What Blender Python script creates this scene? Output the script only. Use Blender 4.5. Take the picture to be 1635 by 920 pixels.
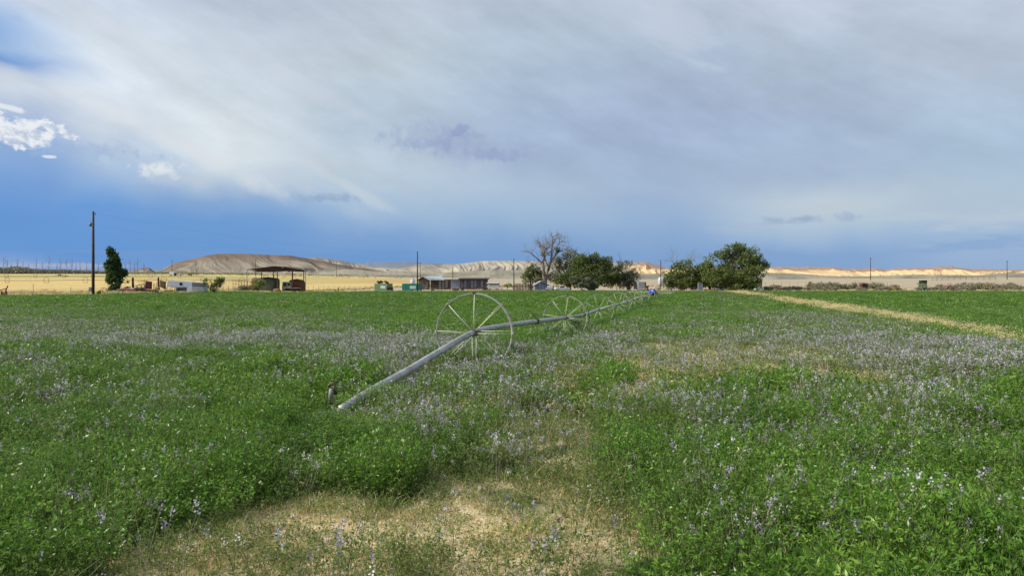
import bpy, math, random
import numpy as np
from mathutils import Vector

R = math.radians
F = 1181.0; CX = 817.5; HY = 441.0; EYE = 1.65
scene = bpy.context.scene
for o in list(bpy.data.objects): bpy.data.objects.remove(o)
COL = scene.collection

# ------------------------------------------------------------------ camera
cam = bpy.data.cameras.new('camera'); camo = bpy.data.objects.new('camera', cam); COL.objects.link(camo)
camo.location = (0, 0, EYE); camo.rotation_euler = (R(90), 0, 0)
cam.sensor_width = 36; cam.lens = F/1635*36; cam.shift_y = -(460-HY)/1635
cam.clip_start = 0.05; cam.clip_end = 60000
scene.camera = camo
# ------------------------------------------------------------------ sun, sky, exposure
SUN_AZ, SUN_EL = -98.0, 36.0
sd = Vector((math.sin(R(SUN_AZ))*math.cos(R(SUN_EL)), math.cos(R(SUN_AZ))*math.cos(R(SUN_EL)), math.sin(R(SUN_EL))))
sl = bpy.data.lights.new('sun', 'SUN'); sl.energy = 5.0; sl.angle = R(0.5); sl.color = (1.0, 0.93, 0.82)
so = bpy.data.objects.new('sun', sl); COL.objects.link(so); so.rotation_euler = sd.to_track_quat('Z', 'Y').to_euler()
so.location = (0, 0, 50)
scene.view_settings.view_transform = 'Standard'; scene.view_settings.look = 'None'
scene.view_settings.exposure = 0.0; scene.view_settings.gamma = 1.0
scene.view_settings.use_curve_mapping = False

def lin(c):
    return tuple(((v/255)/12.92 if v/255 <= 0.04045 else ((v/255+0.055)/1.055)**2.4) for v in c)

class E:
    """a node-graph expression"""
    nt = None
    def __init__(s, sock): s.s = sock
    @staticmethod
    def m(op, *a, clamp=False):
        n = E.nt.nodes.new('ShaderNodeMath'); n.operation = op; n.use_clamp = clamp
        for i, v in enumerate(a):
            if isinstance(v, E): E.nt.links.new(v.s, n.inputs[i])
            else: n.inputs[i].default_value = v
        return E(n.outputs[0])
    def __add__(s, o): return E.m('ADD', s, o)
    def __radd__(s, o): return E.m('ADD', s, o)
    def __sub__(s, o): return E.m('SUBTRACT', s, o)
    def __rsub__(s, o): return E.m('SUBTRACT', o, s)
    def __mul__(s, o): return E.m('MULTIPLY', s, o)
    def __rmul__(s, o): return E.m('MULTIPLY', s, o)
def smooth(x, a, b):
    n = E.nt.nodes.new('ShaderNodeMapRange'); n.interpolation_type = 'SMOOTHSTEP'
    E.nt.links.new(x.s, n.inputs[0]); n.inputs[1].default_value = a; n.inputs[2].default_value = b
    return E(n.outputs[0])
def cmix(f, a, b):
    n = E.nt.nodes.new('ShaderNodeMix'); n.data_type = 'RGBA'
    if isinstance(f, E): E.nt.links.new(f.s, n.inputs[0])
    else: n.inputs[0].default_value = f
    for v, i in ((a, 6), (b, 7)):
        if isinstance(v, E): E.nt.links.new(v.s, n.inputs[i])
        else: n.inputs[i].default_value = (*v[:3], 1)
    return E(n.outputs[2])
def noise(vec, scale, detail=4, rough=0.5):
    n = E.nt.nodes.new('ShaderNodeTexNoise'); n.inputs['Scale'].default_value = scale
    n.inputs['Detail'].default_value = detail; n.inputs['Roughness'].default_value = rough
    if vec is not None: E.nt.links.new(vec.s, n.inputs['Vector'])
    return E(n.outputs['Fac'])
def comb(x, y, z):
    n = E.nt.nodes.new('ShaderNodeCombineXYZ')
    for i, v in enumerate((x, y, z)):
        if isinstance(v, E): E.nt.links.new(v.s, n.inputs[i])
        else: n.inputs[i].default_value = v
    return E(n.outputs[0])

world = bpy.data.worlds.new('World'); scene.world = world; world.use_nodes = True
nt = world.node_tree; E.nt = nt
for n in list(nt.nodes): nt.nodes.remove(n)
tc = nt.nodes.new('ShaderNodeTexCoord'); sep = nt.nodes.new('ShaderNodeSeparateXYZ'); nt.links.new(tc.outputs['Generated'], sep.inputs[0])
dx, dy, dz = E(sep.outputs[0]), E(sep.outputs[1]), E(sep.outputs[2])
az = E.m('ARCTAN2', dx, dy); el = E.m('ARCSINE', dz)
gen = E(tc.outputs['Generated'])
def a_of(px): return math.atan((px-CX)/F)
def e_of(px, py): return math.atan((HY-py)/F*math.cos(a_of(px)))
ARE = comb(az, el, 0.0)
w1 = noise(ARE, 5.0, 2) - 0.5; w2 = noise(ARE, 9.0, 3) - 0.5
azw = az + w1*0.16; elw = el + w2*0.045
CT = {
 -60: [(0,(188,203,226)),(30,(140,172,216)),(65,(108,150,208)),(106,(96,142,206)),(126,(185,202,225)),(160,(185,200,222)),(220,(150,175,215)),(300,(105,150,210)),(350,(88,143,208)),(400,(92,146,208)),(425,(118,156,208)),(441,(150,172,210))],
 20: [(0,(202,213,229)),(32,(150,180,219)),(55,(140,172,216)),(82,(150,180,218)),(100,(112,153,210)),(118,(190,205,225)),(130,(207,217,229)),(160,(180,195,220)),(200,(150,175,215)),(250,(135,168,215)),(300,(105,150,210)),(350,(86,142,208)),(400,(90,145,210)),(425,(120,157,210)),(441,(150,172,210))],
 150:[(0,(205,215,230)),(60,(216,226,236)),(130,(217,226,235)),(200,(203,214,226)),(250,(175,195,220)),(290,(135,170,215)),(325,(95,148,212)),(400,(88,144,210)),(441,(112,155,210))],
 350:[(0,(187,198,214)),(60,(198,209,221)),(130,(205,216,225)),(200,(216,224,230)),(250,(212,221,227)),(282,(188,203,219)),(318,(128,163,208)),(350,(98,148,208)),(400,(94,147,208)),(441,(105,152,208))],
 600:[(0,(190,201,214)),(100,(191,204,215)),(200,(180,197,214)),(260,(190,204,216)),(300,(180,199,216)),(340,(152,180,212)),(372,(120,158,208)),(405,(102,150,206)),(441,(100,148,206))],
 850:[(0,(182,195,211)),(100,(172,190,207)),(200,(165,183,209)),(240,(162,180,208)),(300,(168,187,210)),(350,(150,178,210)),(390,(123,160,206)),(425,(110,153,206)),(441,(110,152,205))],
 1050:[(0,(189,201,216)),(100,(170,187,208)),(200,(162,178,207)),(250,(160,179,206)),(300,(160,180,208)),(350,(145,172,208)),(400,(122,159,205)),(441,(115,155,205))],
 1300:[(0,(190,201,217)),(100,(175,191,209)),(200,(163,181,206)),(280,(165,183,208)),(318,(185,200,213)),(350,(178,196,212)),(380,(152,179,212)),(408,(122,159,205)),(441,(125,160,205))],
 1560:[(0,(187,199,214)),(100,(180,192,209)),(180,(170,189,209)),(250,(165,187,209)),(300,(172,191,209)),(340,(172,190,210)),(370,(150,178,212)),(410,(146,174,211)),(441,(145,172,208))],
}
cols = sorted(CT)
cur = None
for i, c in enumerate(cols):
    n = nt.nodes.new('ShaderNodeValToRGB'); cr = n.color_ramp; cr.interpolation = 'EASE' if False else 'LINEAR'
    stops = [(min(0.999, e_of(c, r)/0.5), lin(k)) for r, k in CT[c]]; stops.sort()
    cr.elements[0].position = stops[0][0]; cr.elements[0].color = (*stops[0][1], 1)
    cr.elements[1].position = 1.0; cr.elements[1].color = (*lin((188, 199, 214)), 1)
    for p, k in stops[1:]:
        e = cr.elements.new(p); e.color = (*k, 1)
    # sharper: little warp near the horizon, more above
    nt.links.new((elw*2.0).s, n.inputs[0])
    ce = E(n.outputs[0])
    cur = ce if cur is None else cmix(smooth(azw, a_of(cols[i-1]), a_of(c)), cur, ce)
# diagonal streaks of the high sheet
s1 = comb((az*0.86 + el*0.5)*5.0, (el*0.86 - az*0.5 + w1*0.05)*-1.0*0.0 + (az*0.5*1.0 + el*0.9)*26.0, 0.0)
# streaks descend to the right: across-direction = el*cos + az*sin
stre = noise(comb((az*0.9 - el*0.45)*3.2 + w1*1.4, (el*0.9 + az*0.45)*17.0, 3.0), 1.0, 4, 0.5)
fine = noise(comb((az*0.8 - el*0.4)*9.0, (el*0.9 + az*0.4)*34.0, 7.0), 1.0, 5, 0.6)
hi = smooth(el, 0.06, 0.2)
amt = (stre - 0.5)*hi
def bright(c, f):
    n = E.nt.nodes.new('ShaderNodeVectorMath'); n.operation = 'SCALE'; E.nt.links.new(c.s, n.inputs[0])
    if isinstance(f, E): E.nt.links.new(f.s, n.inputs['Scale'])
    else: n.inputs['Scale'].default_value = f
    return E(n.outputs[0])
cur = bright(cur, 1.07 + amt*0.40 + (fine-0.5)*hi*0.2)
# patchy veil of the storm sheet
bil = noise(comb(az*0.9+el*0.5 + w1*0.05, el*1.9 + w2*0.06, 9.0), 11.0, 7, 0.58)
bil2 = noise(comb(az*1.1+el*0.9, el*1.6-az*0.3, 4.0), 34.0, 6, 0.6)
cur = bright(cur, 1.0 + (bil-0.5)*smooth(el, 0.05, 0.16)*0.28 + (bil2-0.5)*smooth(el, 0.08, 0.2)*0.10)
nm = noise(ARE, 16.0, 5, 0.55); nf = noise(ARE, 60.0, 6, 0.6); ns = noise(comb(az*14.0, el*90.0, 1.0), 1.0, 4, 0.55)
def blob(px, py, rx, ry, col, nz, k, soft, strength=1.0, tilt=0.0):
    global cur
    a0, e0 = a_of(px), e_of(px, py); ra = rx/F*math.cos(a0)**2; re = ry/F*math.cos(a0)
    u = (az-a0); v = (el-e0)
    if tilt: u, v = u*math.cos(tilt)+v*math.sin(tilt), v*math.cos(tilt)-u*math.sin(tilt)
    u = u*(1/ra); v = v*(1/re)
    q = E.m('SQRT', u*u+v*v)
    m = smooth((1.0-q) + (nz-0.5)*k, 0.0, soft)*strength
    if not isinstance(col, E): col = lin(col)
    cur = cmix(m, cur, col)
puff = noise(comb(az*70.0, el*95.0, 2.0), 1.0, 6, 0.62)
puff2 = noise(comb(az*70.0+0.35, el*95.0-0.55, 2.0), 1.0, 6, 0.62)
shade = smooth((el - e_of(45, 222))*45.0 + (puff-puff2)*9.0, -1.0, 1.0)
cwhite = cmix(shade, lin((196,207,224)), lin((243,246,250)))
blob(725, 232, 160, 42, (156,171,205), nm, 2.6, 1.2, 0.6)
blob(690, 222, 95, 26, (150,166,203), nf, 3.0, 1.0, 0.7)
blob(735, 208, 26, 10, (146,161,203), nf, 2.0, 0.6, 0.7, 0.5)
blob(785, 247, 80, 15, (150,165,203), nf, 3.0, 1.0, 0.7)
blob(670, 215, 55, 12, (180,195,214), nf, 3.0, 0.8, 0.6)
blob(470, 290, 150, 26, (206,214,222), nm, 2.2, 1.1, 0.5, -0.45)
blob(300, 236, 240, 26, (226,231,235), nm, 1.8, 1.0, 0.7, -0.42)
blob(150, 165, 150, 24, (228,232,238), nm, 1.8, 1.1, 0.6, -0.30)
blob(560, 300, 120, 14, (210,218,226), nm, 2.0, 1.0, 0.55, -0.5)
blob(440, 110, 300, 18, (210,217,230), nm, 1.8, 1.0, 0.6, -0.44)
blob(220, 60, 160, 24, (224,230,238), nm, 1.8, 1.1, 0.5, -0.35)
blob(525, 317, 70, 9, (146,168,202), nf, 3.2, 1.0, 0.7)
blob(230, 300, 40, 5, (150,180,216), ns, 2.2, 0.6, 0.5)
blob(1330, 328, 130, 22, (196,206,215), nm, 1.4, 1.0, 0.6)
blob(1275, 350, 70, 9, (150,171,203), nf, 2.6, 1.0, 0.8)
blob(1352, 347, 50, 8, (155,174,204), nf, 3.4, 1.0, 0.6)
blob(1240, 356, 50, 4, (158,177,206), ns, 2.4, 0.9, 0.6)
blob(1550, 352, 170, 22, (186,202,218), ns, 3.2, 0.9, 0.6)
blob(1590, 392, 150, 20, (128,163,210), ns, 3.2, 0.9, 0.6)
blob(1180, 365, 70, 12, (172,190,214), nm, 2.4, 0.9, 0.6)
blob(1080, 30, 120, 50, (200,210,225), fine, 4.5, 1.0, 0.5, -0.9)
blob(252, 270, 56, 15, (232,237,241), nf, 3.6, 1.1, 0.9)
blob(300, 285, 85, 18, (196,208,222), nm, 2.0, 1.1, 0.7)
blob(20, 120, 70, 22, (212,220,230), nm, 2.0, 0.9, 0.6)
blob(15, 172, 42, 6, (236,240,246), nf, 2.6, 0.8, 0.9, -0.15)
blob(30, 212, 84, 28, cwhite, puff, 2.3, 0.45, 0.95)
blob(112, 214, 20, 10, cwhite, puff, 3.2, 0.6, 0.8)
blob(80, 250, 14, 4, (232,238,245), nf, 1.5, 0.5, 0.85)
blob(150, 242, 120, 14, (160,184,219), nf, 4.0, 0.9, 0.6)
blob(110, 424, 190, 8, (172,184,216), ns, 3.0, 0.9, 0.75)
blob(330, 405, 330, 5, (110,154,211), ns, 3.0, 0.9, 0.5)
blob(690, 423, 170, 3.5, (150,178,216), ns, 2.0, 0.9, 0.5)
skyn = nt.nodes.new('ShaderNodeTexSky'); skyn.sky_type = 'NISHITA'; skyn.sun_disc = False
skyn.sun_elevation = R(SUN_EL); skyn.sun_rotation = R(SUN_AZ % 360)
# the clear air behind the cloud sheet is the Nishita sky; the sheet covers most of it
b1 = nt.nodes.new('ShaderNodeBackground'); nt.links.new(skyn.outputs[0], b1.inputs[0]); b1.inputs[1].default_value = 0.08
b2 = nt.nodes.new('ShaderNodeBackground'); nt.links.new(cur.s, b2.inputs[0]); b2.inputs[1].default_value = 1.0
mx = nt.nodes.new('ShaderNodeMixShader'); mx.inputs[0].default_value = 0.9
wo = nt.nodes.new('ShaderNodeOutputWorld')
nt.links.new(b1.outputs[0], mx.inputs[1]); nt.links.new(b2.outputs[0], mx.inputs[2]); nt.links.new(mx.outputs[0], wo.inputs[0])
world.cycles.sampling_method = 'MANUAL'; world.cycles.sample_map_resolution = 512
scene.cycles.max_bounces = 5; scene.cycles.diffuse_bounces = 2; scene.cycles.transmission_bounces = 3; scene.cycles.transparent_max_bounces = 4

# ------------------------------------------------------------------ numeric noise
def h2(ix, iy, s):
    n = (ix.astype(np.int64)*374761393 + iy.astype(np.int64)*668265263 + s*1442695041) & 0xffffffff
    n = ((n ^ (n >> 13))*1274126177) & 0xffffffff
    return ((n ^ (n >> 16)) & 0xffff)/65535.0
def vn(x, y, s=0):
    x = np.asarray(x, float); y = np.asarray(y, float)
    ix = np.floor(x); iy = np.floor(y); fx = x-ix; fy = y-iy
    fx = fx*fx*(3-2*fx); fy = fy*fy*(3-2*fy)
    a = h2(ix, iy, s); b = h2(ix+1, iy, s); c = h2(ix, iy+1, s); d = h2(ix+1, iy+1, s)
    return (a*(1-fx)+b*fx)*(1-fy) + (c*(1-fx)+d*fx)*fy
def fbm(x, y, s=0, o=4, g=0.5):
    t = 0; a = 1; w = 0; x = np.asarray(x, float); y = np.asarray(y, float)
    for i in range(o):
        t = t + a*vn(x*2**i, y*2**i, s+i); w += a; a *= g
    return t/w
# ------------------------------------------------------------------ terrain height
ZC = [(0, 0), (4, -0.01), (9, -0.13), (15.4, -0.28), (27.6, -0.71), (40, -0.96), (52.5, -1.11), (76, -1.3), (108, -1.5)]
TC = {
 0:   [(118,476),(128,472),(150,465),(228,452.3),(300,444.8),(500,441),(1000,437.5),(1600,437)],
 150: [(123,473.8),(135,471),(150,466),(228,452.3),(300,444.8),(500,441),(1000,437.5),(1600,437)],
 300: [(150,471.5),(170,467.3),(228,453.5),(300,446.5),(500,441.5),(1000,437.5),(1600,437)],
 450: [(165,471),(200,468.5),(215,467),(260,461),(400,449),(700,441),(1200,437),(1600,437)],
 650: [(190,468.8),(215,466.6),(230,465),(260,460.5),(400,449),(700,443),(1200,440),(1600,439)],
 850: [(190,468),(215,466),(235,464.3),(280,459),(400,451),(700,446),(1200,442),(1600,441)],
 1150:[(190,468),(215,466.5),(235,464.3),(280,458.5),(400,452),(700,447),(1200,443),(1600,441)],
 1400:[(190,468),(215,466.5),(235,464.3),(280,458.5),(400,451),(700,446),(1200,442),(1600,441)],
 1635:[(190,468),(215,466.8),(235,464.3),(280,458.5),(400,450),(700,444),(1200,440),(1600,440)],
}
LD = np.concatenate([np.array([0.0]), np.linspace(math.log(2), math.log(1600), 220)])
tcol = sorted(TC); TZ = []
for c in tcol:
    d = [a for a, b in ZC]; z = [b for a, b in ZC]
    for dd, rr in TC[c]: d.append(dd); z.append(EYE-(rr-HY)*dd/F)
    TZ.append(np.interp(np.exp(LD)-1+0, np.array(d), np.array(z)))
TZ = np.array(TZ)
def zg(x, y):
    x = np.asarray(x, float); y = np.asarray(y, float)
    r = np.hypot(x, y); a = np.clip(np.arctan2(x, y), a_of(0), a_of(1635))
    d = r*np.cos(a); px = CX+F*np.tan(a)
    ld = np.log(np.clip(d, 0.0, 1599)+1.0)
    li = np.interp(ld, LD, np.arange(len(LD))); i0 = np.clip(li.astype(int), 0, len(LD)-2); fi = li-i0
    ci = np.interp(px, tcol, np.arange(len(tcol))); c0 = np.clip(ci.astype(int), 0, len(tcol)-2); fc = ci-c0
    fc = fc*fc*(3-2*fc)
    z = (TZ[c0, i0]*(1-fi)+TZ[c0, i0+1]*fi)*(1-fc) + (TZ[c0+1, i0]*(1-fi)+TZ[c0+1, i0+1]*fi)*fc
    z = z + (fbm(x/4.0, y/4.0, 5, 3)-0.5)*0.10*np.clip(1-d/150, 0, 1)
    return z
def at(px, d, dz=0.0):
    x = (px-CX)/F*d; return Vector((x, d, float(zg(x, d))+dz))
def P(px, py, d): return Vector(((px-CX)/F*d, d, EYE-(py-HY)*d/F))
def M(pxw, d): return pxw*d/F

# ------------------------------------------------------------------ materials
MATS = {}
def nodes_of(m):
    m.use_nodes = True; t = m.node_tree; E.nt = t
    return t, t.nodes['Principled BSDF'], t.nodes['Material Output']
def mat(name, col, rough=0.8, metal=0.0, var=0.18, scale=3.0, dirt=None, bump=0.0, spec=0.3):
    if name in MATS: return MATS[name]
    m = bpy.data.materials.new(name); t, b, o = nodes_of(m)
    tc = t.nodes.new('ShaderNodeTexCoord'); v = E(tc.outputs['Object'])
    n1 = noise(v, scale, 6, 0.6)
    c2 = dirt if dirt else tuple(c*0.6 for c in col)
    f = smooth(n1, 0.35, 0.75)*(var*2.2 if not dirt else var*2.2)
    c = cmix(f, col, c2)
    t.links.new(c.s, b.inputs['Base Color']); b.inputs['Roughness'].default_value = rough
    b.inputs['Metallic'].default_value = metal; b.inputs['Specular IOR Level'].default_value = spec
    if bump:
        bn = t.nodes.new('ShaderNodeBump'); bn.inputs['Strength'].default_value = bump; bn.inputs['Distance'].default_value = 0.02
        t.links.new(noise(v, scale*6, 4).s, bn.inputs['Height']); t.links.new(bn.outputs[0], b.inputs['Normal'])
    MATS[name] = m; return m
def bright(c, f):
    n = E.nt.nodes.new('ShaderNodeVectorMath'); n.operation = 'SCALE'; E.nt.links.new(c.s, n.inputs[0])
    if isinstance(f, E): E.nt.links.new(f.s, n.inputs['Scale'])
    else: n.inputs['Scale'].default_value = f
    return E(n.outputs[0])
def leafmat(name, c0, c1, c2, trans=0.35, rough=0.55, patch=None):
    """diffuse leaf with light through it; hue varies leaf by leaf and plant by plant"""
    m = bpy.data.materials.new(name); t, b, o = nodes_of(m)
    at_ = t.nodes.new('ShaderNodeAttribute'); at_.attribute_name = 'v'; oi = t.nodes.new('ShaderNodeObjectInfo')
    f = E(at_.outputs['Fac'])*0.65 + E(oi.outputs['Random'])*0.35
    c = cmix(smooth(f, 0.0, 0.55), c0, c1); c = cmix(smooth(f, 0.55, 1.0), c, c2)
    if patch:
        geo = t.nodes.new('ShaderNodeNewGeometry'); sp = t.nodes.new('ShaderNodeSeparateXYZ'); t.links.new(geo.outputs['Position'], sp.inputs[0])
        q = comb(E(sp.outputs[0]), E(sp.outputs[1])*0.35, 0.0)
        pn = noise(q, 0.11, 5, 0.62); pq = noise(q, 0.9, 3, 0.6)
        c = cmix(smooth(pn, .46, .66)*0.5, c, patch); c = bright(c, 0.55 + pq*0.9)
    t.links.new(c.s, b.inputs['Base Color']); b.inputs['Roughness'].default_value = rough; b.inputs['Specular IOR Level'].default_value = 0.35
    tr = t.nodes.new('ShaderNodeBsdfTranslucent'); t.links.new(c.s, tr.inputs[0])
    mxs = t.nodes.new('ShaderNodeMixShader'); mxs.inputs[0].default_value = trans
    t.links.new(b.outputs[0], mxs.inputs[1]); t.links.new(tr.outputs[0], mxs.inputs[2]); t.links.new(mxs.outputs[0], o.inputs[0])
    MATS[name] = m; return m

# ------------------------------------------------------------------ mesh builder and tagging
def tag(o, label=None, cat=None, group=None, kind=None):
    if label: o['label'] = label
    if cat: o['category'] = cat
    if group: o['group'] = group
    if kind: o['kind'] = kind
    return o
def empty(name, loc, rz=0.0, **k):
    o = bpy.data.objects.new(name, None); COL.objects.link(o); o.location = loc; o.rotation_euler = (0, 0, rz); o.empty_display_size = 0.3
    return tag(o, **k)
class MB:
    def __init__(s): s.v = []; s.f = []; s.m = []
    def add(s, vs, fs, mi=0):
        b = len(s.v); s.v += [tuple(v) for v in vs]; s.f += [tuple(i+b for i in f) for f in fs]; s.m += [mi]*len(fs); return s
    def box(s, c, d, rz=0.0, rx=0.0, ry=0.0, mi=0, taper=1.0):
        from mathutils import Euler
        e = Euler((rx, ry, rz)).to_matrix(); c = Vector(c); vs = []
        for k in (-.5, .5):
            tp = taper if k > 0 else 1.0
            for i, j in ((-.5, -.5), (.5, -.5), (.5, .5), (-.5, .5)):
                vs.append(c + e @ Vector((i*d[0]*tp, j*d[1]*tp, k*d[2])))
        return s.add(vs, [(0, 3, 2, 1), (4, 5, 6, 7), (0, 1, 5, 4), (1, 2, 6, 5), (2, 3, 7, 6), (3, 0, 4, 7)], mi)
    def prism(s, poly, y0, y1, mi=0):
        """poly in (x,z), extruded along y"""
        n = len(poly); vs = [(x, y0, z) for x, z in poly] + [(x, y1, z) for x, z in poly]
        return s.add(vs, [tuple(range(n)), tuple(range(2*n-1, n-1, -1))] + [(i, i+n, (i+1) % n+n, (i+1) % n) for i in range(n)], mi)
    def tube(s, pts, r, n=8, mi=0, cap=True):
        pts = [Vector(p) for p in pts]; rs = r if isinstance(r, (list, tuple)) else [r]*len(pts)
        b = len(s.v); up = Vector((0, 0, 1))
        for i, p in enumerate(pts):
            t = (pts[min(i+1, len(pts)-1)] - pts[max(i-1, 0)]); t = t.normalized() if t.length > 1e-9 else up
            a = t.cross(up) if abs(t.z) < 0.95 else t.cross(Vector((1, 0, 0))); a.normalize(); c = t.cross(a)
            for k in range(n):
                q = 2*math.pi*k/n; w = p + (a*math.cos(q)+c*math.sin(q))*rs[i]; s.v.append(tuple(w))
        for i in range(len(pts)-1):
            for k in range(n):
                s.f.append((b+i*n+k, b+i*n+(k+1) % n, b+(i+1)*n+(k+1) % n, b+(i+1)*n+k)); s.m.append(mi)
        if cap:
            s.f.append(tuple(b+k for k in range(n-1, -1, -1))); s.f.append(tuple(b+(len(pts)-1)*n+k for k in range(n))); s.m += [mi, mi]
        return s
    def ring(s, c, rad, prof, axis='y', n=48, mi=0):
        """closed profile (radial offset, axial offset) revolved about an axis"""
        b = len(s.v); k = len(prof)
        for i in range(n):
            a = 2*math.pi*i/n
            for pr, pa in prof:
                u, w = (rad+pr)*math.cos(a), (rad+pr)*math.sin(a)
                if axis == 'y': s.v.append((c[0]+u, c[1]+pa, c[2]+w))
                elif axis == 'x': s.v.append((c[0]+pa, c[1]+u, c[2]+w))
                else: s.v.append((c[0]+u, c[1]+w, c[2]+pa))
        for i in range(n):
            for j in range(k):
                s.f.append((b+i*k+j, b+i*k+(j+1) % k, b+((i+1) % n)*k+(j+1) % k, b+((i+1) % n)*k+j)); s.m.append(mi)
        return s
    def disc(s, c, rad, w, axis='y', n=20, mi=0):
        c = Vector(c); d = {'x': Vector((w/2, 0, 0)), 'y': Vector((0, w/2, 0)), 'z': Vector((0, 0, w/2))}[axis]
        return s.tube([c-d, c+d], rad, n, mi)
    def build(s, name, mats, parent=None, smooth_=False, bevel=0.0):
        me = bpy.data.meshes.new(name); me.from_pydata(s.v, [], s.f)
        for m in (mats if isinstance(mats, (list, tuple)) else [mats]): me.materials.append(m)
        me.polygons.foreach_set('material_index', s.m)
        if smooth_: me.polygons.foreach_set('use_smooth', [True]*len(s.f))
        me.update()
        o = bpy.data.objects.new(name, me); COL.objects.link(o)
        if parent: o.parent = parent
        if bevel:
            b = o.modifiers.new('bevel', 'BEVEL'); b.width = bevel; b.segments = 2; b.limit_method = 'ANGLE'
        return o
def npmesh(name, V, Fc, mats, midx=None, v=None, parent=None, smooth_=False, link=True):
    me = bpy.data.meshes.new(name); V = np.asarray(V, np.float32); Fc = np.asarray(Fc, np.int32)
    k = Fc.shape[1]
    me.vertices.add(len(V)); me.vertices.foreach_set('co', V.ravel())
    me.loops.add(Fc.size); me.loops.foreach_set('vertex_index', Fc.ravel())
    me.polygons.add(len(Fc)); me.polygons.foreach_set('loop_start', np.arange(0, Fc.size, k, dtype=np.int32)); 
    for m in mats: me.materials.append(m)
    if midx is not None: me.polygons.foreach_set('material_index', np.asarray(midx, np.int32))
    if smooth_: me.polygons.foreach_set('use_smooth', np.ones(len(Fc), bool))
    if v is not None:
        for nm, arr in v.items():
            arr = np.asarray(arr, np.float32)
            if arr.ndim == 1: a = me.attributes.new(nm, 'FLOAT', 'POINT'); a.data.foreach_set('value', arr)
            else: a = me.attributes.new(nm, 'FLOAT_COLOR', 'POINT'); a.data.foreach_set('color', np.c_[arr, np.ones(len(arr))].astype(np.float32).ravel())
    me.update(); me.validate()
    o = bpy.data.objects.new(name, me)
    if link: COL.objects.link(o)
    if parent: o.parent = parent
    return o
def copy_tree(o, parent=None):
    c = o.copy(); COL.objects.link(c); c.parent = parent
    for ch in list(o.children): copy_tree(ch, c)
    return c

# ------------------------------------------------------------------ zones of the green field (by ground position)
def pix(x, y):
    z = zg(x, y); return CX+F*x/y, HY+F*(EYE-z)/y
def blobs(px, py, L):
    w = np.zeros_like(px)
    for cx, cy, rx, ry, k in L:
        q = ((px-cx)/rx)**2+((py-cy)/ry)**2; w = np.maximum(w, k*np.clip(1.35-q, 0, 1))
    return w
def zones(x, y):
    px, py = pix(x, y)
    sc = np.clip((py-HY)/150, 0.05, 1.5)
    n1 = (fbm(x/1.6, y/1.6, 11, 4)-0.5); n2 = (fbm(x/1.6, y/1.6, 31, 4)-0.5); n3 = fbm(x/0.5, y/0.5, 51, 3)
    qx = px + n1*250*sc; qy = py + n2*120*sc
    edge = np.interp(qx, [-400, 0, 200, 400, 560, 640, 690, 740, 860, 940, 1000, 1035, 1060, 1500], [955, 905, 842, 788, 770, 758, 712, 690, 690, 712, 756, 826, 925, 1300])
    front = np.clip((qy-edge+n3*70-35)/70.0, 0, 1)
    bare = blobs(qx, qy, [(600, 850, 250, 52, 1), (700, 845, 200, 55, .8), (740, 765, 70, 22, .45), (850, 905, 110, 45, .6), (430, 915, 170, 26, .85), (880, 740, 60, 20, .4)])
    mid = blobs(qx, qy, [(1010, 594, 90, 26, 1.0), (1120, 594, 150, 32, 1.25), (1260, 602, 130, 24, 1.25), (1180, 610, 130, 18, 1.0), (930, 600, 80, 18, .5), (850, 690, 120, 26, .55), (960, 740, 60, 30, .5)])
    thin = blobs(qx, qy, [(820, 770, 190, 70, 1), (700, 650, 60, 60, .5), (1010, 760, 70, 60, .8), (1100, 588, 330, 44, .9), (880, 645, 190, 50, .75), (1040, 830, 90, 90, .8), (1090, 900, 80, 50, .7), (780, 690, 120, 50, .9), (840, 720, 190, 60, .9), (950, 670, 110, 36, .5), (640, 600, 180, 26, .35)])
    dry = np.maximum.reduce([front*0.34 + bare*0.5, mid])
    dry = np.clip(dry*(0.45+1.1*n3), 0, 1)
    yc = np.interp(px, [1150, 1190, 1260, 1350, 1450, 1560, 1660, 2000], [464, 470, 483, 497, 514, 536, 560, 640])
    hw = np.interp(px, [1150, 1200, 1350, 1635, 2000], [1.9, 2.4, 4.8, 13, 32])
    strip = np.where(px > 1150, np.clip(1.5-np.abs(py-yc+n1*hw*1.8)/hw, 0, 1)*(0.85+0.4*n3), 0)
    flower = blobs(qx, qy, [(100, 540, 260, 22, .9), (330, 560, 240, 20, .9), (560, 565, 210, 34, .9), (430, 520, 200, 12, .55), (640, 600, 130, 26, .8), (900, 590, 130, 26, .65), (800, 640, 120, 22, .4),
        (960, 560, 110, 22, .6), (1060, 530, 130, 15, .55), (1130, 560, 100, 25, .5), (1300, 535, 160, 30, .75), (1240, 575, 140, 20, .6), (1500, 585, 190, 34, 1), (1400, 550, 100, 25, .8), (1120, 500, 60, 10, .45), (1210, 505, 60, 9, .5), (1180, 480, 80, 6, .4),
        (1250, 680, 330, 50, .28), (1500, 720, 240, 60, .28), (640, 700, 90, 40, .35), (250, 640, 240, 36, .2), (1230, 895, 110, 40, .3), (40, 870, 90, 40, .3), (900, 720, 140, 60, .25), (620, 660, 70, 40, .3), (60, 500, 160, 10, .3), (300, 495, 300, 8, .15)])
    flower = np.clip(flower*(0.35+1.3*fbm(x/0.9, y/0.9, 71, 3)), 0, 1)
    return px, py, dry, strip, flower, thin
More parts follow.
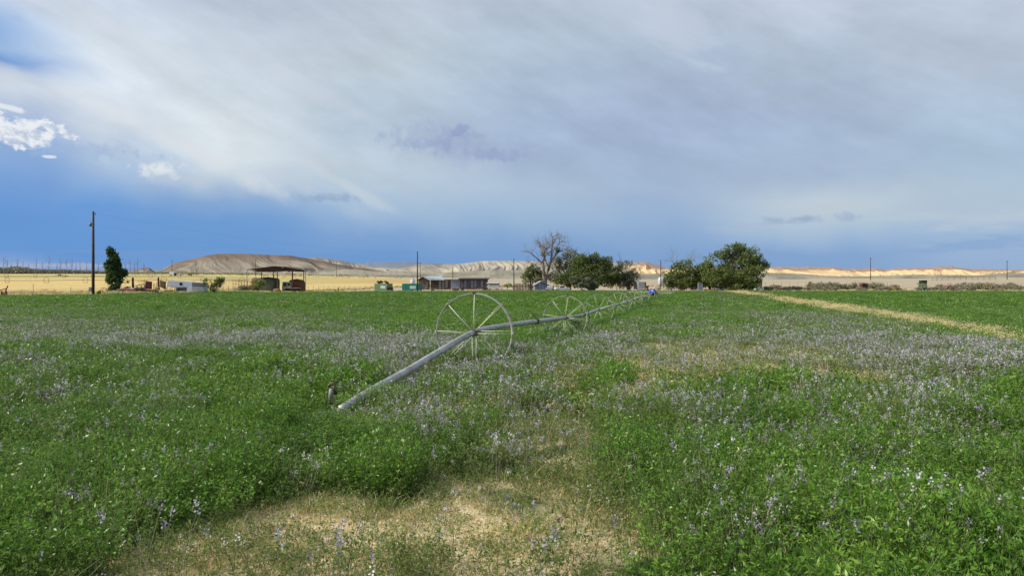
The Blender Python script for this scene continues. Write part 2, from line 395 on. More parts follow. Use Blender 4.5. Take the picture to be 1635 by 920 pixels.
# edge of the green field (distance by column)
def field_edge(px):
    return np.interp(px, [-300, 0, 149, 200, 300, 400, 600, 900, 1180, 1300, 1635, 2000], [118, 119, 124, 137, 160, 185, 212, 214, 214, 214, 216, 216])
def road_far(px):
    return np.interp(px, [-300, 0, 149, 200, 300, 400, 560, 700, 1150, 1250, 1635, 2000], [131, 133, 134, 148, 172, 200, 246, 300, 300, 236, 232, 232])
def wheat_far(px):
    return np.interp(px, [-300, 0, 600, 640, 700], [980, 980, 900, 500, 260])

# ------------------------------------------------------------------ ground sheet, in zones that meet edge to edge
azs = np.concatenate([np.linspace(-math.pi, R(-42), 60)[:-1], np.linspace(R(-42), R(42), 760), np.linspace(R(42), math.pi, 60)[1:]])
rs = np.concatenate([[0.6], np.geomspace(1.2, 100, 230), np.geomspace(100.6, 1000, 330)[0:], np.geomspace(1010, 30000, 50)])
A, RR = np.meshgrid(azs, rs)
X = RR*np.sin(A); Y = RR*np.cos(A)
dfac = np.cos(np.clip(A, a_of(0), a_of(1635)))
Z = zg(X, Y)
PXg = np.where(np.abs(A) < 1.2, CX+F*np.tan(np.clip(A, -1.2, 1.2)), np.where(A < 0, -900, 2500)); Dg = RR*np.cos(np.clip(A, a_of(-200), a_of(1835)))
Z = np.where(RR > 1700, Z - (RR-1700)*0.001, Z)
nr, nc = X.shape
V = np.c_[X.ravel(), Y.ravel(), Z.ravel()]
idx = np.arange(nr*nc).reshape(nr, nc)
Q = np.stack([idx[:-1, :-1], idx[:-1, 1:], idx[1:, 1:], idx[1:, :-1]], -1).reshape(-1, 4)
cpx = ((PXg[:-1, :-1]+PXg[1:, 1:])/2).ravel(); cd = ((Dg[:-1, :-1]+Dg[1:, 1:])/2).ravel()
cx_ = ((X[:-1, :-1]+X[1:, 1:])/2).ravel(); cy_ = ((Y[:-1, :-1]+Y[1:, 1:])/2).ravel()
jit = (fbm(cx_/6, cy_/6, 3, 3)-0.5)*5
zone = np.full(len(Q), 3)
zone[cd < field_edge(cpx)+jit*0.2] = 0
zone[(cd >= field_edge(cpx)+jit*0.2) & (cd < road_far(cpx)+jit)] = 1
zone[(cd >= road_far(cpx)+jit) & (cd < wheat_far(cpx)) & (cpx < 690)] = 2
fx, fy = X.ravel(), np.where(np.abs(Y.ravel()) < 0.3, 0.3, Y.ravel())
zpx, zpy, zdry, zstrip, zflow, zthin = zones(fx, np.maximum(fy, 0.5))
def ground_mat(name, kind):
    m = bpy.data.materials.new(name); t, b, o = nodes_of(m)
    geo = t.nodes.new('ShaderNodeNewGeometry'); pos = E(geo.outputs['Position'])
    sp = t.nodes.new('ShaderNodeSeparateXYZ'); t.links.new(pos.s, sp.inputs[0]); x, y = E(sp.outputs[0]), E(sp.outputs[1])
    nb = noise(pos, 0.6, 6, 0.6); ns_ = noise(pos, 9.0, 6, 0.65); nl = noise(pos, 0.02, 4, 0.55)
    row = noise(comb(x*0.02, y*0.5, 0.0), 1.0, 4, 0.6)
    if kind == 'field':
        a1 = t.nodes.new('ShaderNodeAttribute'); a1.attribute_name = 'dry'; a2 = t.nodes.new('ShaderNodeAttribute'); a2.attribute_name = 'strip'
        dry = E(a1.outputs['Fac']); st = E(a2.outputs['Fac'])
        green = cmix(smooth(ns_, .3, .7), (0.028, 0.05, 0.012), (0.06, 0.10, 0.02))
        soil = cmix(smooth(ns_, .35, .7), (0.46, 0.36, 0.21), (0.78, 0.64, 0.41)); soil = cmix(smooth(noise(pos, 40.0, 4, .7), .52, .72)*0.6, soil, (0.2, 0.15, 0.07))
        c = cmix(smooth(dry + (nb-0.5)*0.5, 0.12, 0.55), green, soil)
        c = cmix(smooth(st, 0.2, 0.8), c, cmix(smooth(ns_, .3, .7), (0.44, 0.43, 0.11), (0.24, 0.32, 0.06)))
    elif kind == 'road':
        c = cmix(smooth(nb, .3, .7), (0.46, 0.385, 0.30), (0.36, 0.29, 0.21)); c = cmix(smooth(row, .5, .75)*0.5, c, (0.52, 0.46, 0.38)); c = cmix(smooth(ns_, .55, .8)*0.5, c, (0.2, 0.17, 0.1))
    elif kind == 'wheat':
        c = cmix(smooth(nb, .3, .75), (0.66, 0.50, 0.215), (0.54, 0.41, 0.16)); c = cmix(smooth(row, .45, .7)*0.55, c, (0.50, 0.35, 0.14))
        yb = y
        c = cmix(smooth(yb, 300.0, 345.0)*(1.0-smooth(yb, 520.0, 700.0))*(0.25+smooth(x, -60.0, -200.0)*0.5), c, (0.32, 0.31, 0.12)); c = cmix(smooth(x, -130.0, -60.0)*smooth(yb, 330.0, 360.0)*0.8, c, (0.46, 0.31, 0.14)); c = cmix((1.0-smooth(yb+(nb-0.5)*40.0, 135.0, 165.0))*0.75, c, (0.30, 0.175, 0.085))
        c = cmix(smooth(nl, .5, .62)*0.4, c, (0.40, 0.32, 0.14)); c = cmix(smooth(ns_, .5, .8)*0.4, c, (0.3, 0.22, 0.09))
    else:
        c = cmix(smooth(nb, .3, .75), (0.44, 0.375, 0.275), (0.36, 0.30, 0.21)); c = cmix(smooth(row, .45, .65)*0.6, c, (0.30, 0.27, 0.18)); c = cmix(smooth(nl, .45, .6)*0.5, c, (0.50, 0.41, 0.26))
        c = cmix(smooth(noise(pos, 0.35, 5, .7), .56, .66)*0.5, c, (0.14, 0.14, 0.09))
    t.links.new(c.s, b.inputs['Base Color']); b.inputs['Roughness'].default_value = 0.95; b.inputs['Specular IOR Level'].default_value = 0.1
    bn = t.nodes.new('ShaderNodeBump'); bn.inputs['Strength'].default_value = 0.8; bn.inputs['Distance'].default_value = 0.05 if kind == 'field' else 0.15
    t.links.new((ns_ + nb*1.5).s, bn.inputs['Height']); t.links.new(bn.outputs[0], b.inputs['Normal'])
    return m
for k, (nm, kd) in enumerate((('field_ground', 'field'), ('dirt_road', 'road'), ('wheat_field', 'wheat'), ('ground', 'scrub'))):
    fz = Q[zone == k]; used = np.unique(fz); remap = np.zeros(len(V), int); remap[used] = np.arange(len(used))
    o = npmesh(nm, V[used], remap[fz], [ground_mat(nm, kd)], v={'dry': zdry[used], 'strip': zstrip[used]}, smooth_=True)
    tag(o, kind='structure')
bpy.data.objects['field_ground'].name = 'field'

# ------------------------------------------------------------------ hills
def hill_mat(name):
    m = bpy.data.materials.new(name); t, b, o = nodes_of(m)
    a = t.nodes.new('ShaderNodeAttribute'); a.attribute_name = 'hc'
    geo = t.nodes.new('ShaderNodeNewGeometry'); pos = E(geo.outputs['Position'])
    sp = t.nodes.new('ShaderNodeSeparateXYZ'); t.links.new(pos.s, sp.inputs[0])
    n = noise(pos, 0.03, 7, 0.65); n2 = noise(pos, 0.3, 4, 0.6)
    c = E(a.outputs['Color'])
    c = bright(c, 0.78 + n*0.3 + n2*0.14)
    lay = noise(comb(0.0, 0.0, E(sp.outputs[2])*0.5 + n*2.0), 1.0, 3, .6)
    c = bright(c, 0.9 + lay*0.2)
    c = cmix(smooth(noise(pos, 0.6, 2, .5), .62, .72)*0.35, c, (0.12, 0.12, 0.08))
    t.links.new(c.s, b.inputs['Base Color']); b.inputs['Roughness'].default_value = 1.0; b.inputs['Specular IOR Level'].default_value = 0.0
    return m
E_brt = None
def bright(c, f):
    n = E.nt.nodes.new('ShaderNodeVectorMath'); n.operation = 'SCALE'; E.nt.links.new(c.s, n.inputs[0])
    if isinstance(f, E): E.nt.links.new(f.s, n.inputs['Scale'])
    else: n.inputs['Scale'].default_value = f
    return E(n.outputs[0])
HM = hill_mat('hill_shale_and_shade')
def hills(name, ridge, D0, Dc, D1, gul, freq, seed, colf, px0, px1, step=0.9, nt_=110, power=1.5, slope_warp=1.0):
    px = np.arange(px0, px1, step); t = np.linspace(0, 1, nt_)
    PX, T = np.meshgrid(px, t)
    tc_ = 0.72
    D = np.where(T < tc_, D0+(Dc-D0)*T/tc_, Dc+(D1-Dc)*(T-tc_)/(1-tc_))
    rp = [a for a, b in ridge]; rr = [b for a, b in ridge]
    row = np.interp(PX, rp, rr) + (fbm(PX/14, T*0, seed+3, 4)-0.5)*1.6
    zc = EYE-(row-HY)*Dc/F
    Xw = (PX-CX)/F*D
    zb = zg((PX-CX)/F*D0, np.full_like(D, D0)) - 3.0
    H = np.maximum(zc-zb, 0.0)
    tt = np.clip(T/tc_, 0, 1)
    warp = (fbm(PX/90.0, tt*1.2, seed, 3)-0.5)*60*slope_warp
    u = (PX+warp + tt*24*slope_warp)/freq
    rid = 1-np.abs(2*vn(u, tt*0.7, seed+7)-1); rid2 = 1-np.abs(2*vn(u*2.3, tt*1.1, seed+9)-1); rid3 = 1-np.abs(2*vn(u*5.1, tt*2.2, seed+10)-1)
    g = rid*0.55+rid2*0.3+rid3*0.15
    big = (fbm(PX/55.0, tt*0, seed+20, 3)-0.5)
    shift = np.clip(tt*(1+0.0) + big*0.55*(1-tt)*tt*2 , 0, 1)
    prof = shift**power
    prof = prof - gul*(1-g)*np.sin(np.pi*np.clip(tt, 0, 1)**0.9)**0.8*0.9
    back = np.clip((T-tc_)/(1-tc_), 0, 1)
    Zh = zb + H*np.maximum(prof, -0.02)*(1-back**2*0.6)
    Zh = Zh + (fbm(Xw/25, D/25, seed+30, 4)-0.5)*H*0.05
    Vv = np.c_[Xw.ravel(), D.ravel(), Zh.ravel()]
    ii = np.arange(PX.size).reshape(PX.shape)
    Qh = np.stack([ii[:-1, :-1], ii[:-1, 1:], ii[1:, 1:], ii[1:, :-1]], -1).reshape(-1, 4)
    keep = (H.ravel()[Qh] > 3.3).any(1)
    C = colf(PX.ravel(), tt.ravel(), g.ravel(), fbm(PX.ravel()/25, tt.ravel()*3, seed+40, 4))
    o = npmesh(name, Vv, Qh[keep], [HM], v={'hc': C}, smooth_=True); tag(o, kind='structure'); return o
def lerp3(a, b, f): f = np.clip(f, 0, 1)[:, None]; return np.asarray(a)*(1-f)+np.asarray(b)*f
def col_l1(px, t, g, n):  # shale colour that also carries cloud shade; gullies darkened as if shaded
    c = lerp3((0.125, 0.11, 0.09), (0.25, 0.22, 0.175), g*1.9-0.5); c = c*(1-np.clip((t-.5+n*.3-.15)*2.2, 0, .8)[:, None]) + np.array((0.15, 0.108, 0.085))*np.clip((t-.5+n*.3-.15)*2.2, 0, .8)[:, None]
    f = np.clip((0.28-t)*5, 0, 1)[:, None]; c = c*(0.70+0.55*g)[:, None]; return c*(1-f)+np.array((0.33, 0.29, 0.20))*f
def col_l2(px, t, g, n):  # gully shade is put into the gold rock colour
    grey = lerp3((0.22, 0.21, 0.185), (0.42, 0.375, 0.29), (n-.3)*2.2); gold = lerp3((0.33, 0.235, 0.15), (0.66, 0.485, 0.27), g*2.4-.75)
    gold = np.where((t > 0.90-n*0.2)[:, None], np.array((0.34, 0.235, 0.165)), gold)
    f = np.clip((px-985)/40, 0, 1)[:, None]; return grey*(1-f)+gold*f  # grey left, gold right: rock tones that also stand for cloud shade and sun
def col_l3(px, t, g, n):
    c = lerp3((0.20, 0.195, 0.15), (0.33, 0.30, 0.235), (n-.3)*2.2); f = np.clip((0.25-t)*5, 0, 1)[:, None]; return c*(1-f)+np.array((0.45, 0.38, 0.26))*f
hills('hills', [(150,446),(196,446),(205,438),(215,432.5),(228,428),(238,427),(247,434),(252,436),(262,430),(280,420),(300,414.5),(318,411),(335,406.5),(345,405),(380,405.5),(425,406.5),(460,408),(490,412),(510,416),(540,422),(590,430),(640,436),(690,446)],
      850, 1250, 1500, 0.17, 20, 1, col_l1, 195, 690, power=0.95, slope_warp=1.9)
hills('hills', [(250,446),(262,428),(275,422),(300,417),(318,413),(340,412),(470,413),(490,412),(503,411),(530,413.5),(560,419),(600,427),(640,428),(660,424),(675,422),(700,423),(740,421),(770,417),(790,416),(850,417),(900,417.5),(960,419),(1000,420),(1015,418.5),(1032,418),(1045,423),(1062,428),(1100,428),(1150,428),(1200,427.5),(1225,426.5),(1240,426),(1330,426.5),(1345,429.5),(1362,429),(1400,428.5),(1415,430.5),(1430,428.5),(1450,428),(1520,425.5),(1540,428.5),(1600,430.5),(1660,431.5),(1900,431),(2100,436)],
      1400, 1950, 2400, 0.60, 15, 2, col_l2, 250, 2050, power=1.0, slope_warp=1.3)
hills('hills', [(430,446),(480,440),(520,431),(560,430),(600,433),(650,434),(700,436),(760,432),(830,431.5),(900,432),(960,436),(1000,437),(1050,437),(1100,438),(1200,437.5),(1225,435.5),(1280,437),(1335,441.5),(1400,441),(1450,439),(1480,439),(1560,439.5),(1600,437),(1650,435),(1900,432),(2100,440)],
      640, 900, 1150, 0.16, 40, 3, col_l3, 430, 2050, power=0.9, slope_warp=1.8)
# far range, 16 km away; the blue of haze is painted into its colour
def col_far_haze(px, t, g, n): return lerp3((0.16, 0.19, 0.25), (0.20, 0.23, 0.28), n)
hills('mountains', [(-500,425),(0,432),(260,430),(400,424),(520,420),(560,420),(620,418.5),(650,418),(680,420),(720,421),(760,424),(900,430),(1400,436),(2100,436)], 13000, 17000, 22000, 0.15, 60, 4, col_far_haze, -400, 2050, step=3, nt_=40)

# ------------------------------------------------------------------ vegetation of the field
LEAF = leafmat('alfalfa_leaf', (0.030, 0.088, 0.012), (0.135, 0.28, 0.028), (0.39, 0.56, 0.095), trans=0.40, rough=0.36, patch=(0.14, 0.21, 0.06))
OLIVE = leafmat('thin_leaf', (0.08, 0.135, 0.03), (0.17, 0.235, 0.055), (0.38, 0.38, 0.14), trans=0.4)
STEM = leafmat('stem', (0.07, 0.11, 0.03), (0.12, 0.16, 0.05), (0.2, 0.2, 0.08), trans=0.15)
STRAW = leafmat('straw', (0.38, 0.28, 0.11), (0.70, 0.58, 0.27), (0.90, 0.81, 0.50), trans=0.2)
FLOW = leafmat('flower', (0.32, 0.29, 0.38), (0.48, 0.46, 0.49), (0.80, 0.79, 0.76), trans=0.3)
GREYST = leafmat('grey_stalk', (0.20, 0.20, 0.12), (0.33, 0.32, 0.22), (0.46, 0.43, 0.32), trans=0.2)
PM = [LEAF, OLIVE, STEM, STRAW, FLOW, GREYST]
class Pl:
    def __init__(s, seed): s.V = []; s.F = []; s.m = []; s.v = []; s.n = 0; s.r = np.random.default_rng(seed)
    def quads(s, c, a, b, mi, val):
        """rhombus leaves: centres c, half axes a (along) and b (across)"""
        k = len(c)
        if k == 0: return
        q = np.stack([c-a, c+b*1.0-a*0.1, c+a, c-b*1.0-a*0.1], 1).reshape(-1, 3)
        s.V.append(q); s.F.append(np.arange(4*k).reshape(-1, 4)+s.n); s.n += 4*k; s.m += [mi]*k; s.v.append(np.repeat(val, 4))
    def strip(s, pts, w, mi, val):
        pts = np.asarray(pts); k = len(pts); side = s.r.normal(size=3); side[2] = 0; side /= np.linalg.norm(side)+1e-6
        ws = np.linspace(w, w*0.35, k)[:, None]; q = np.stack([pts-side*ws, pts+side*ws], 1).reshape(-1, 3)
        f = [[2*i, 2*i+1, 2*i+3, 2*i+2] for i in range(k-1)]
        s.V.append(q); s.F.append(np.array(f)+s.n); s.n += 2*k; s.m += [mi]*(k-1); s.v.append(np.full(2*k, val))
    def done(s, name): return npmesh(name, np.concatenate(s.V), np.concatenate(s.F), PM, midx=s.m, v={'v': np.concatenate(s.v)}, link=False)
def unit(r, k):
    d = r.normal(size=(k, 3)); return d/np.linalg.norm(d, axis=1)[:, None]
def plant(seed, stems, nodes, rad, h, leaf, mleaf=0, mst=2, flowers=0.0, fmat=4, fsize=0.006, low=0.12, stemw=0.0018, lean=0.45, nflow=9, lasp=0.33, leafup=0.3):
    p = Pl(seed); r = p.r
    for i in range(stems):
        a = r.uniform(0, 2*math.pi); q = rad*math.sqrt(r.uniform(0, 1)); bx, by = q*math.cos(a), q*math.sin(a)
        hh = h*r.uniform(0.65, 1.08); la = a+r.normal()*0.8; ln = lean*hh*r.uniform(0.1, 1)
        ts = np.linspace(0, 1, 5); pts = np.c_[bx+np.cos(la)*ln*ts**1.8, by+np.sin(la)*ln*ts**1.8, hh*ts*(1-0.12*ts)]
        p.strip(pts, stemw, mst, r.uniform(0, 1))
        k = max(1, int(nodes*r.uniform(.8, 1.2))); tt = low+(1-low)*r.uniform(0, 1, k)**0.8
        cx = np.interp(tt, ts, pts[:, 0]); cy = np.interp(tt, ts, pts[:, 1]); cz = np.interp(tt, ts, pts[:, 2])
        base = np.c_[cx, cy, cz]; tv = np.clip(r.uniform(0, 1)*0.5+r.uniform(0, 1, k)*0.5, 0, 1)
        dirs = unit(r, k); dirs[:, 2] = dirs[:, 2]*0.5+leafup
        base = base+dirs*leaf*1.1
        for j in range(3):
            d = dirs+unit(r, k)*0.75; d /= np.linalg.norm(d, axis=1)[:, None]
            L = leaf*r.uniform(.7, 1.25, k)[:, None]
            nrm = unit(r, k); nrm[:, 2] += 0.9; b = np.cross(d, nrm); b /= np.linalg.norm(b, axis=1)[:, None]+1e-6
            p.quads(base+d*L*0.5, d*L*0.5, b*L*0.5*lasp, mleaf, np.clip(tv+r.normal(size=k)*0.12, 0, 1))
        if r.uniform() < flowers:
            c = pts[-1]+r.normal(size=(nflow, 3))*np.array([fsize*1.3, fsize*1.3, fsize*2.0]); d = unit(r, nflow); b = np.cross(d, unit(r, nflow)); b /= np.linalg.norm(b, axis=1)[:, None]+1e-6
            p.quads(c, d*fsize, b*fsize*0.9, fmat, np.full(nflow, r.uniform(0, 1)))
    return p
def tuft(seed, n, rad, h, w, mi, flat=0.5, seg=3, extra=None):
    p = Pl(seed); r = p.r
    for i in range(n):
        a = r.uniform(0, 2*math.pi); q = rad*math.sqrt(r.uniform(0, 1)); la = r.uniform(0, 2*math.pi)
        L = h*r.uniform(.4, 1.15); th = r.uniform(0, 1)**0.7*flat*math.pi/2; ts = np.linspace(0, 1, seg+1)
        cur_ = th+ts*r.uniform(0, 0.9); x = np.cumsum(np.sin(cur_))*L/(seg+1); z = np.cumsum(np.maximum(np.cos(cur_), -0.2))*L/(seg+1)
        pts = np.c_[q*math.cos(a)+np.cos(la)*x, q*math.sin(a)+np.sin(la)*x, np.maximum(z, 0.004)]; pts[0, 2] = 0
        p.strip(pts, w, mi if not extra or r.uniform() > 0.3 else extra, r.uniform(0, 1))
    return p

def scatter(name, protos, pts, scale, rot, var, tilt=None, label=None):
    """one object of uncountable plants: points carry the clumps"""
    me = bpy.data.meshes.new(name); k = len(pts); me.vertices.add(k); me.vertices.foreach_set('co', np.asarray(pts, np.float32).ravel())
    a = me.attributes.new('scl', 'FLOAT_VECTOR', 'POINT'); a.data.foreach_set('vector', np.asarray(scale, np.float32).ravel())
    a = me.attributes.new('rot', 'FLOAT_VECTOR', 'POINT'); a.data.foreach_set('vector', np.asarray(rot, np.float32).ravel())
    a = me.attributes.new('var', 'INT', 'POINT'); a.data.foreach_set('value', np.asarray(var, np.int32))
    o = bpy.data.objects.new(name, me); COL.objects.link(o)
    g = bpy.data.node_groups.new(name+'_scatter', 'GeometryNodeTree')
    g.interface.new_socket('Geometry', in_out='INPUT', socket_type='NodeSocketGeometry'); g.interface.new_socket('Geometry', in_out='OUTPUT', socket_type='NodeSocketGeometry')
    gi = g.nodes.new('NodeGroupInput'); go = g.nodes.new('NodeGroupOutput'); jn = g.nodes.new('GeometryNodeJoinGeometry')
    def named(nm, ty):
        n = g.nodes.new('GeometryNodeInputNamedAttribute'); n.data_type = ty; n.inputs[0].default_value = nm; return n.outputs[0]
    sc, ro, va = named('scl', 'FLOAT_VECTOR'), named('rot', 'FLOAT_VECTOR'), named('var', 'INT')
    for i, pr in enumerate(protos):
        oi = g.nodes.new('GeometryNodeObjectInfo'); oi.inputs['Object'].default_value = pr; oi.inputs['As Instance'].default_value = True
        ip = g.nodes.new('GeometryNodeInstanceOnPoints'); cm = g.nodes.new('FunctionNodeCompare'); cm.data_type = 'INT'; cm.operation = 'EQUAL'
        g.links.new(va, cm.inputs[2]); cm.inputs[3].default_value = i
        g.links.new(gi.outputs[0], ip.inputs['Points']); g.links.new(cm.outputs[0], ip.inputs['Selection']); g.links.new(oi.outputs['Geometry'], ip.inputs['Instance'])
        e2r = g.nodes.new('FunctionNodeEulerToRotation'); g.links.new(ro, e2r.inputs[0]); g.links.new(e2r.outputs[0], ip.inputs['Rotation']); g.links.new(sc, ip.inputs['Scale'])
        g.links.new(ip.outputs[0], jn.inputs[0])
    g.links.new(jn.outputs[0], go.inputs[0])
    md = o.modifiers.new('scatter', 'NODES'); md.node_group = g
    tag(o, label=label, kind='stuff'); return o

rng = np.random.default_rng(7)
def wedge(d0, d1, dens, amax=40):
    """random points in the view wedge between two depths"""
    w = math.tan(R(amax)); area = w*(d1*d1-d0*d0); k = int(area*dens)
    y = np.sqrt(rng.uniform(d0*d0, d1*d1, k)); x = rng.uniform(-1, 1, k)*w*y
    return x, y
LODS = [ # d0, d1, density, leaf, stems, nodes, rad
 dict(d=(2.0, 9.0), dens=40, leaf=0.030, stems=15, nodes=10, rad=0.13, s=1.0, fs=0.0062, nf=11),
 dict(d=(9.0, 24.0), dens=19, leaf=0.044, stems=15, nodes=7, rad=0.18, s=1.0, fs=0.0095, nf=7),
 dict(d=(24.0, 62.0), dens=8, leaf=0.07, stems=16, nodes=6, rad=0.34, s=1.0, fs=0.0145, nf=4),
 dict(d=(62.0, 219.0), dens=1.5, leaf=0.16, stems=22, nodes=6, rad=0.85, s=1.0, fs=0.034, nf=3),
]
acc = {k: dict(p=[], s=[], r=[], v=[]) for k in ('alfalfa', 'flowering_weeds', 'sparse_weeds', 'dry_grass')}
prot = {k: [] for k in acc}
for li, L in enumerate(LODS):
    lf, stm, nd, rad = L['leaf'], L['stems'], L['nodes'], L['rad']
    sw = lf*0.075
    pa = [plant(100+li*10+i, stm, nd, rad, 0.40, lf, 0, 2, 0.10 if i == 2 else 0.0, fsize=L['fs'], nflow=L['nf'], stemw=sw).done('alfalfa_clump') for i in range(4)]
    pf = [plant(200+li*10+i, int(stm*1.0), max(3, int(nd*.7)), rad, 0.44, lf*.85, 1, 5, 0.5, fsize=L['fs']*1.1, nflow=int(L['nf']*1.2), low=0.3, stemw=sw*1.1).done('flower_clump') for i in range(3)]
    ps = [plant(300+li*10+i, int(stm*.7), max(2, int(nd*.6)), rad*1.1, 0.24, lf*.8, 1, 2, 0.12 if i == 1 else 0, fsize=L['fs'], nflow=L['nf'], lean=0.7, stemw=sw).done('sparse_clump') for i in range(3)]
    pd = [tuft(400+li*10+i, [110, 70, 45, 40][li], rad*1.35, 0.09+0.05*li, lf*0.07, 3, flat=1.15, extra=(1 if i == 0 else None)).done('straw_clump') for i in range(3)]
    pa += [tuft(800+li*10, [34, 26, 22, 20][li], rad*1.3, 0.50, lf*0.075, 1, flat=.42, seg=4, extra=2).done('tall_grass_clump')]
    if li >= 1: pd = pd[:1] + [plant(600+li*10+i, int(stm*1.3), max(3, int(nd*.8)), rad*1.1, 0.20+.03*li, lf*.62, 3, 3 if i else 5, 0.10, fsize=L['fs'], nflow=4, lean=0.9, stemw=sw).done('dry_weed_clump') for i in range(2)]
    nb = {}
    for k, pr in zip(acc, (pa, pf, ps, pd)): nb[k] = len(prot[k]); prot[k] += pr
    x, y = wedge(*L['d'], L['dens'])
    px, py, dry, strip, flow, thin = zones(x, y)
    ok = (y < field_edge(px)-0.3); x, y, px, py, dry, strip, flow, thin = [q[ok] for q in (x, y, px, py, dry, strip, flow, thin)]
    k = len(x); u = rng.uniform(0, 1, k); dd = np.clip(dry, 0, 1); st = strip
    z = zg(x, y)
    lush = np.minimum(0.30+1.35*fbm(x/0.8, y/0.8, 91, 3), 1.2)
    far = np.clip((y-15)/50, 0, 1)
    ca = np.where(dd > 0.22, 0, 1-0.75*thin*1.0); ca = ca*(1-np.clip(flow*0.45, 0, .6)); ca = np.where(st > 0.35, 0, ca)
    isf = rng.uniform(0, 1, k) < np.clip(flow*0.85+0.045, 0, .85)*np.where(dd > 0.3, 0.3, 1)*np.where(st > .35, 0, 1)
    isa = (~isf) & (u < np.where(st > .35, 0.13, ca))
    iss = (~isf) & (~isa) & (rng.uniform(0, 1, k) < np.where(dd > 0.22, (1.0-dd*0.55)*np.where((y > 9) & (dd > .45), .5, 1), 0.9)) & (st < 0.5)
    isd = ((dd > 0.15) | (thin > 0.55) & (rng.uniform(0, 1, k) < .3) | (st > 0.2)) & (rng.uniform(0, 1, k) < 0.45+dd*0.9+st*0.5)
    def put(key, sel, sc, nv, hz=1.0, off=0):
        j = np.where(sel)[0]; n_ = len(j)
        if not n_: return
        a = acc[key]; hz_ = (hz[j] if hasattr(hz, '__len__') else np.full(n_, hz))*low_[j]; b = sc*rng.uniform(.8, 1.25, n_)
        a['p'].append(np.c_[x[j], y[j], z[j]-0.01]); a['s'].append(np.c_[b, b, b*hz_]); a['r'].append(np.c_[rng.normal(size=n_)*.1, rng.normal(size=n_)*.1, rng.uniform(0, 6.28, n_)])
        a['v'].append(nb[key]+off+rng.integers(0, nv, n_))
    # trodden low along the near end of the pipe
    pa_ = np.array([-1.95, 10.3]); pb_ = np.array([-0.9, 15.0]); ab = pb_-pa_; tt_ = np.clip(((x-pa_[0])*ab[0]+(y-pa_[1])*ab[1])/(ab@ab), 0, 1)
    ex = x-(pa_[0]+ab[0]*tt_); ey = y-(pa_[1]+ab[1]*tt_); near_ = np.where((ey < 0.2), np.hypot(ex/0.55, ey/1.3), np.hypot(ex, ey)/0.5)
    low_ = np.where(y < 10.4, 0.72, 0.5)+np.where(y < 10.4, .28, .5)*np.clip((near_-0.55)*2.0, 0, 1); low_ = np.where((np.abs(x+2.25*y/9.1) < 0.45) & (y > 6.2) & (y < 10.0), np.minimum(low_, .62), low_)
    low_ = np.where(dd > .3, np.minimum(low_, 1.0), low_)
    edgeh = np.clip(1.15-dd*1.6, .35, 1)*lush*(1-0.45*far)
    isg = isa & (rng.uniform(0, 1, k) < 0.10+0.25*thin); put('alfalfa', isa & ~isg, 1.0, 4, edgeh); put('alfalfa', isg, 1.0, 1, edgeh*1.05, 4)
    put('flowering_weeds', isf, 1.0, 3, lush*0.95*(1-0.4*far))
    put('sparse_weeds', iss, 1.0, 3, np.clip(1.2-dd, .45, 1.1)*lush)
    put('dry_grass', isd, 1.0, 3, np.full(k, 1.0))
# low sprigs and litter of the dry ground, near the camera
lowp = [plant(500+i, 12, 5, 0.10, 0.13, 0.017, 1 if i != 2 else 0, 2, 0.15 if i == 1 else 0, lean=1.2, low=0.15, stemw=.0015, fsize=.005, nflow=7).done('low_sprig') for i in range(3)]
lowp += [tuft(520+i, 60, 0.13, 0.09, 0.0022, 3, flat=1.2, extra=1).done('litter_tuft') for i in range(2)]
lowp += [tuft(530, 40, 0.10, 0.17, 0.002, 1, flat=0.7, extra=3).done('grass_tuft')]
x, y = wedge(2.0, 26.0, 34)
px, py, dry, strip, flow, thin = zones(x, y)
dens_ = np.clip(y/9.0, 0, 1)
cl = fbm(x/0.7, y/0.7, 201, 4)
ok = ((dry > 0.12) | (thin > .35)) & (rng.uniform(0, 1, len(x)) < np.clip(cl*2.4-0.55, 0.12, 1)*(1.0-0.25*dens_))
x, y = x[ok], y[ok]; k = len(x); sc = rng.uniform(.7, 1.4, k)*np.clip(y/8.0, 1, 2.0)
wt = rng.uniform(0, 1, k); vv = np.where(wt < .58, rng.integers(0, 3, k), np.where(wt < .85, rng.integers(3, 5, k), 5))
scatter('low_weeds', lowp, np.c_[x, y, zg(x, y)], np.repeat(sc[:, None], 3, 1), np.c_[np.zeros((k, 2)), rng.uniform(0, 6.28, k)], vv)
print('SCATTER low', k)
for key in acc:
    a = acc[key]
    scatter(key, prot[key], np.concatenate(a['p']), np.concatenate(a['s']), np.concatenate(a['r']), np.concatenate(a['v']))
    print('SCATTER', key, len(np.concatenate(a['p'])))
#--OBJECTS--
# ------------------------------------------------------------------ shared materials of the built things
ALU = mat('weathered_aluminium', (0.44, 0.45, 0.44), 0.5, 0.35, 0.42, 5, (0.20, 0.19, 0.17), 0.4)
GALV = mat('galvanised_steel', (0.52, 0.53, 0.45), 0.5, 0.15, 0.4, 6, (0.24, 0.19, 0.13))
BRASS = mat('dull_brass', (0.32, 0.27, 0.15), 0.45, 0.5, 0.3, 20)
DARKM = mat('dark_iron', (0.035, 0.033, 0.032), 0.6, 0.2, 0.3, 10, (0.09, 0.05, 0.03))
BLUE = mat('blue_paint', (0.02, 0.10, 0.55), 0.45, 0, 0.2, 4)
WOODP = mat('creosote_wood', (0.055, 0.038, 0.028), 0.9, 0, 0.3, 2, (0.11, 0.08, 0.06), 0.4)
GREYW = mat('grey_wood', (0.26, 0.22, 0.18), 0.9, 0, 0.35, 2, (0.14, 0.11, 0.09), 0.3)
DKWOOD = mat('dark_old_wood', (0.075, 0.055, 0.045), 0.95, 0, 0.4, 1.5, (0.16, 0.12, 0.1), 0.4)
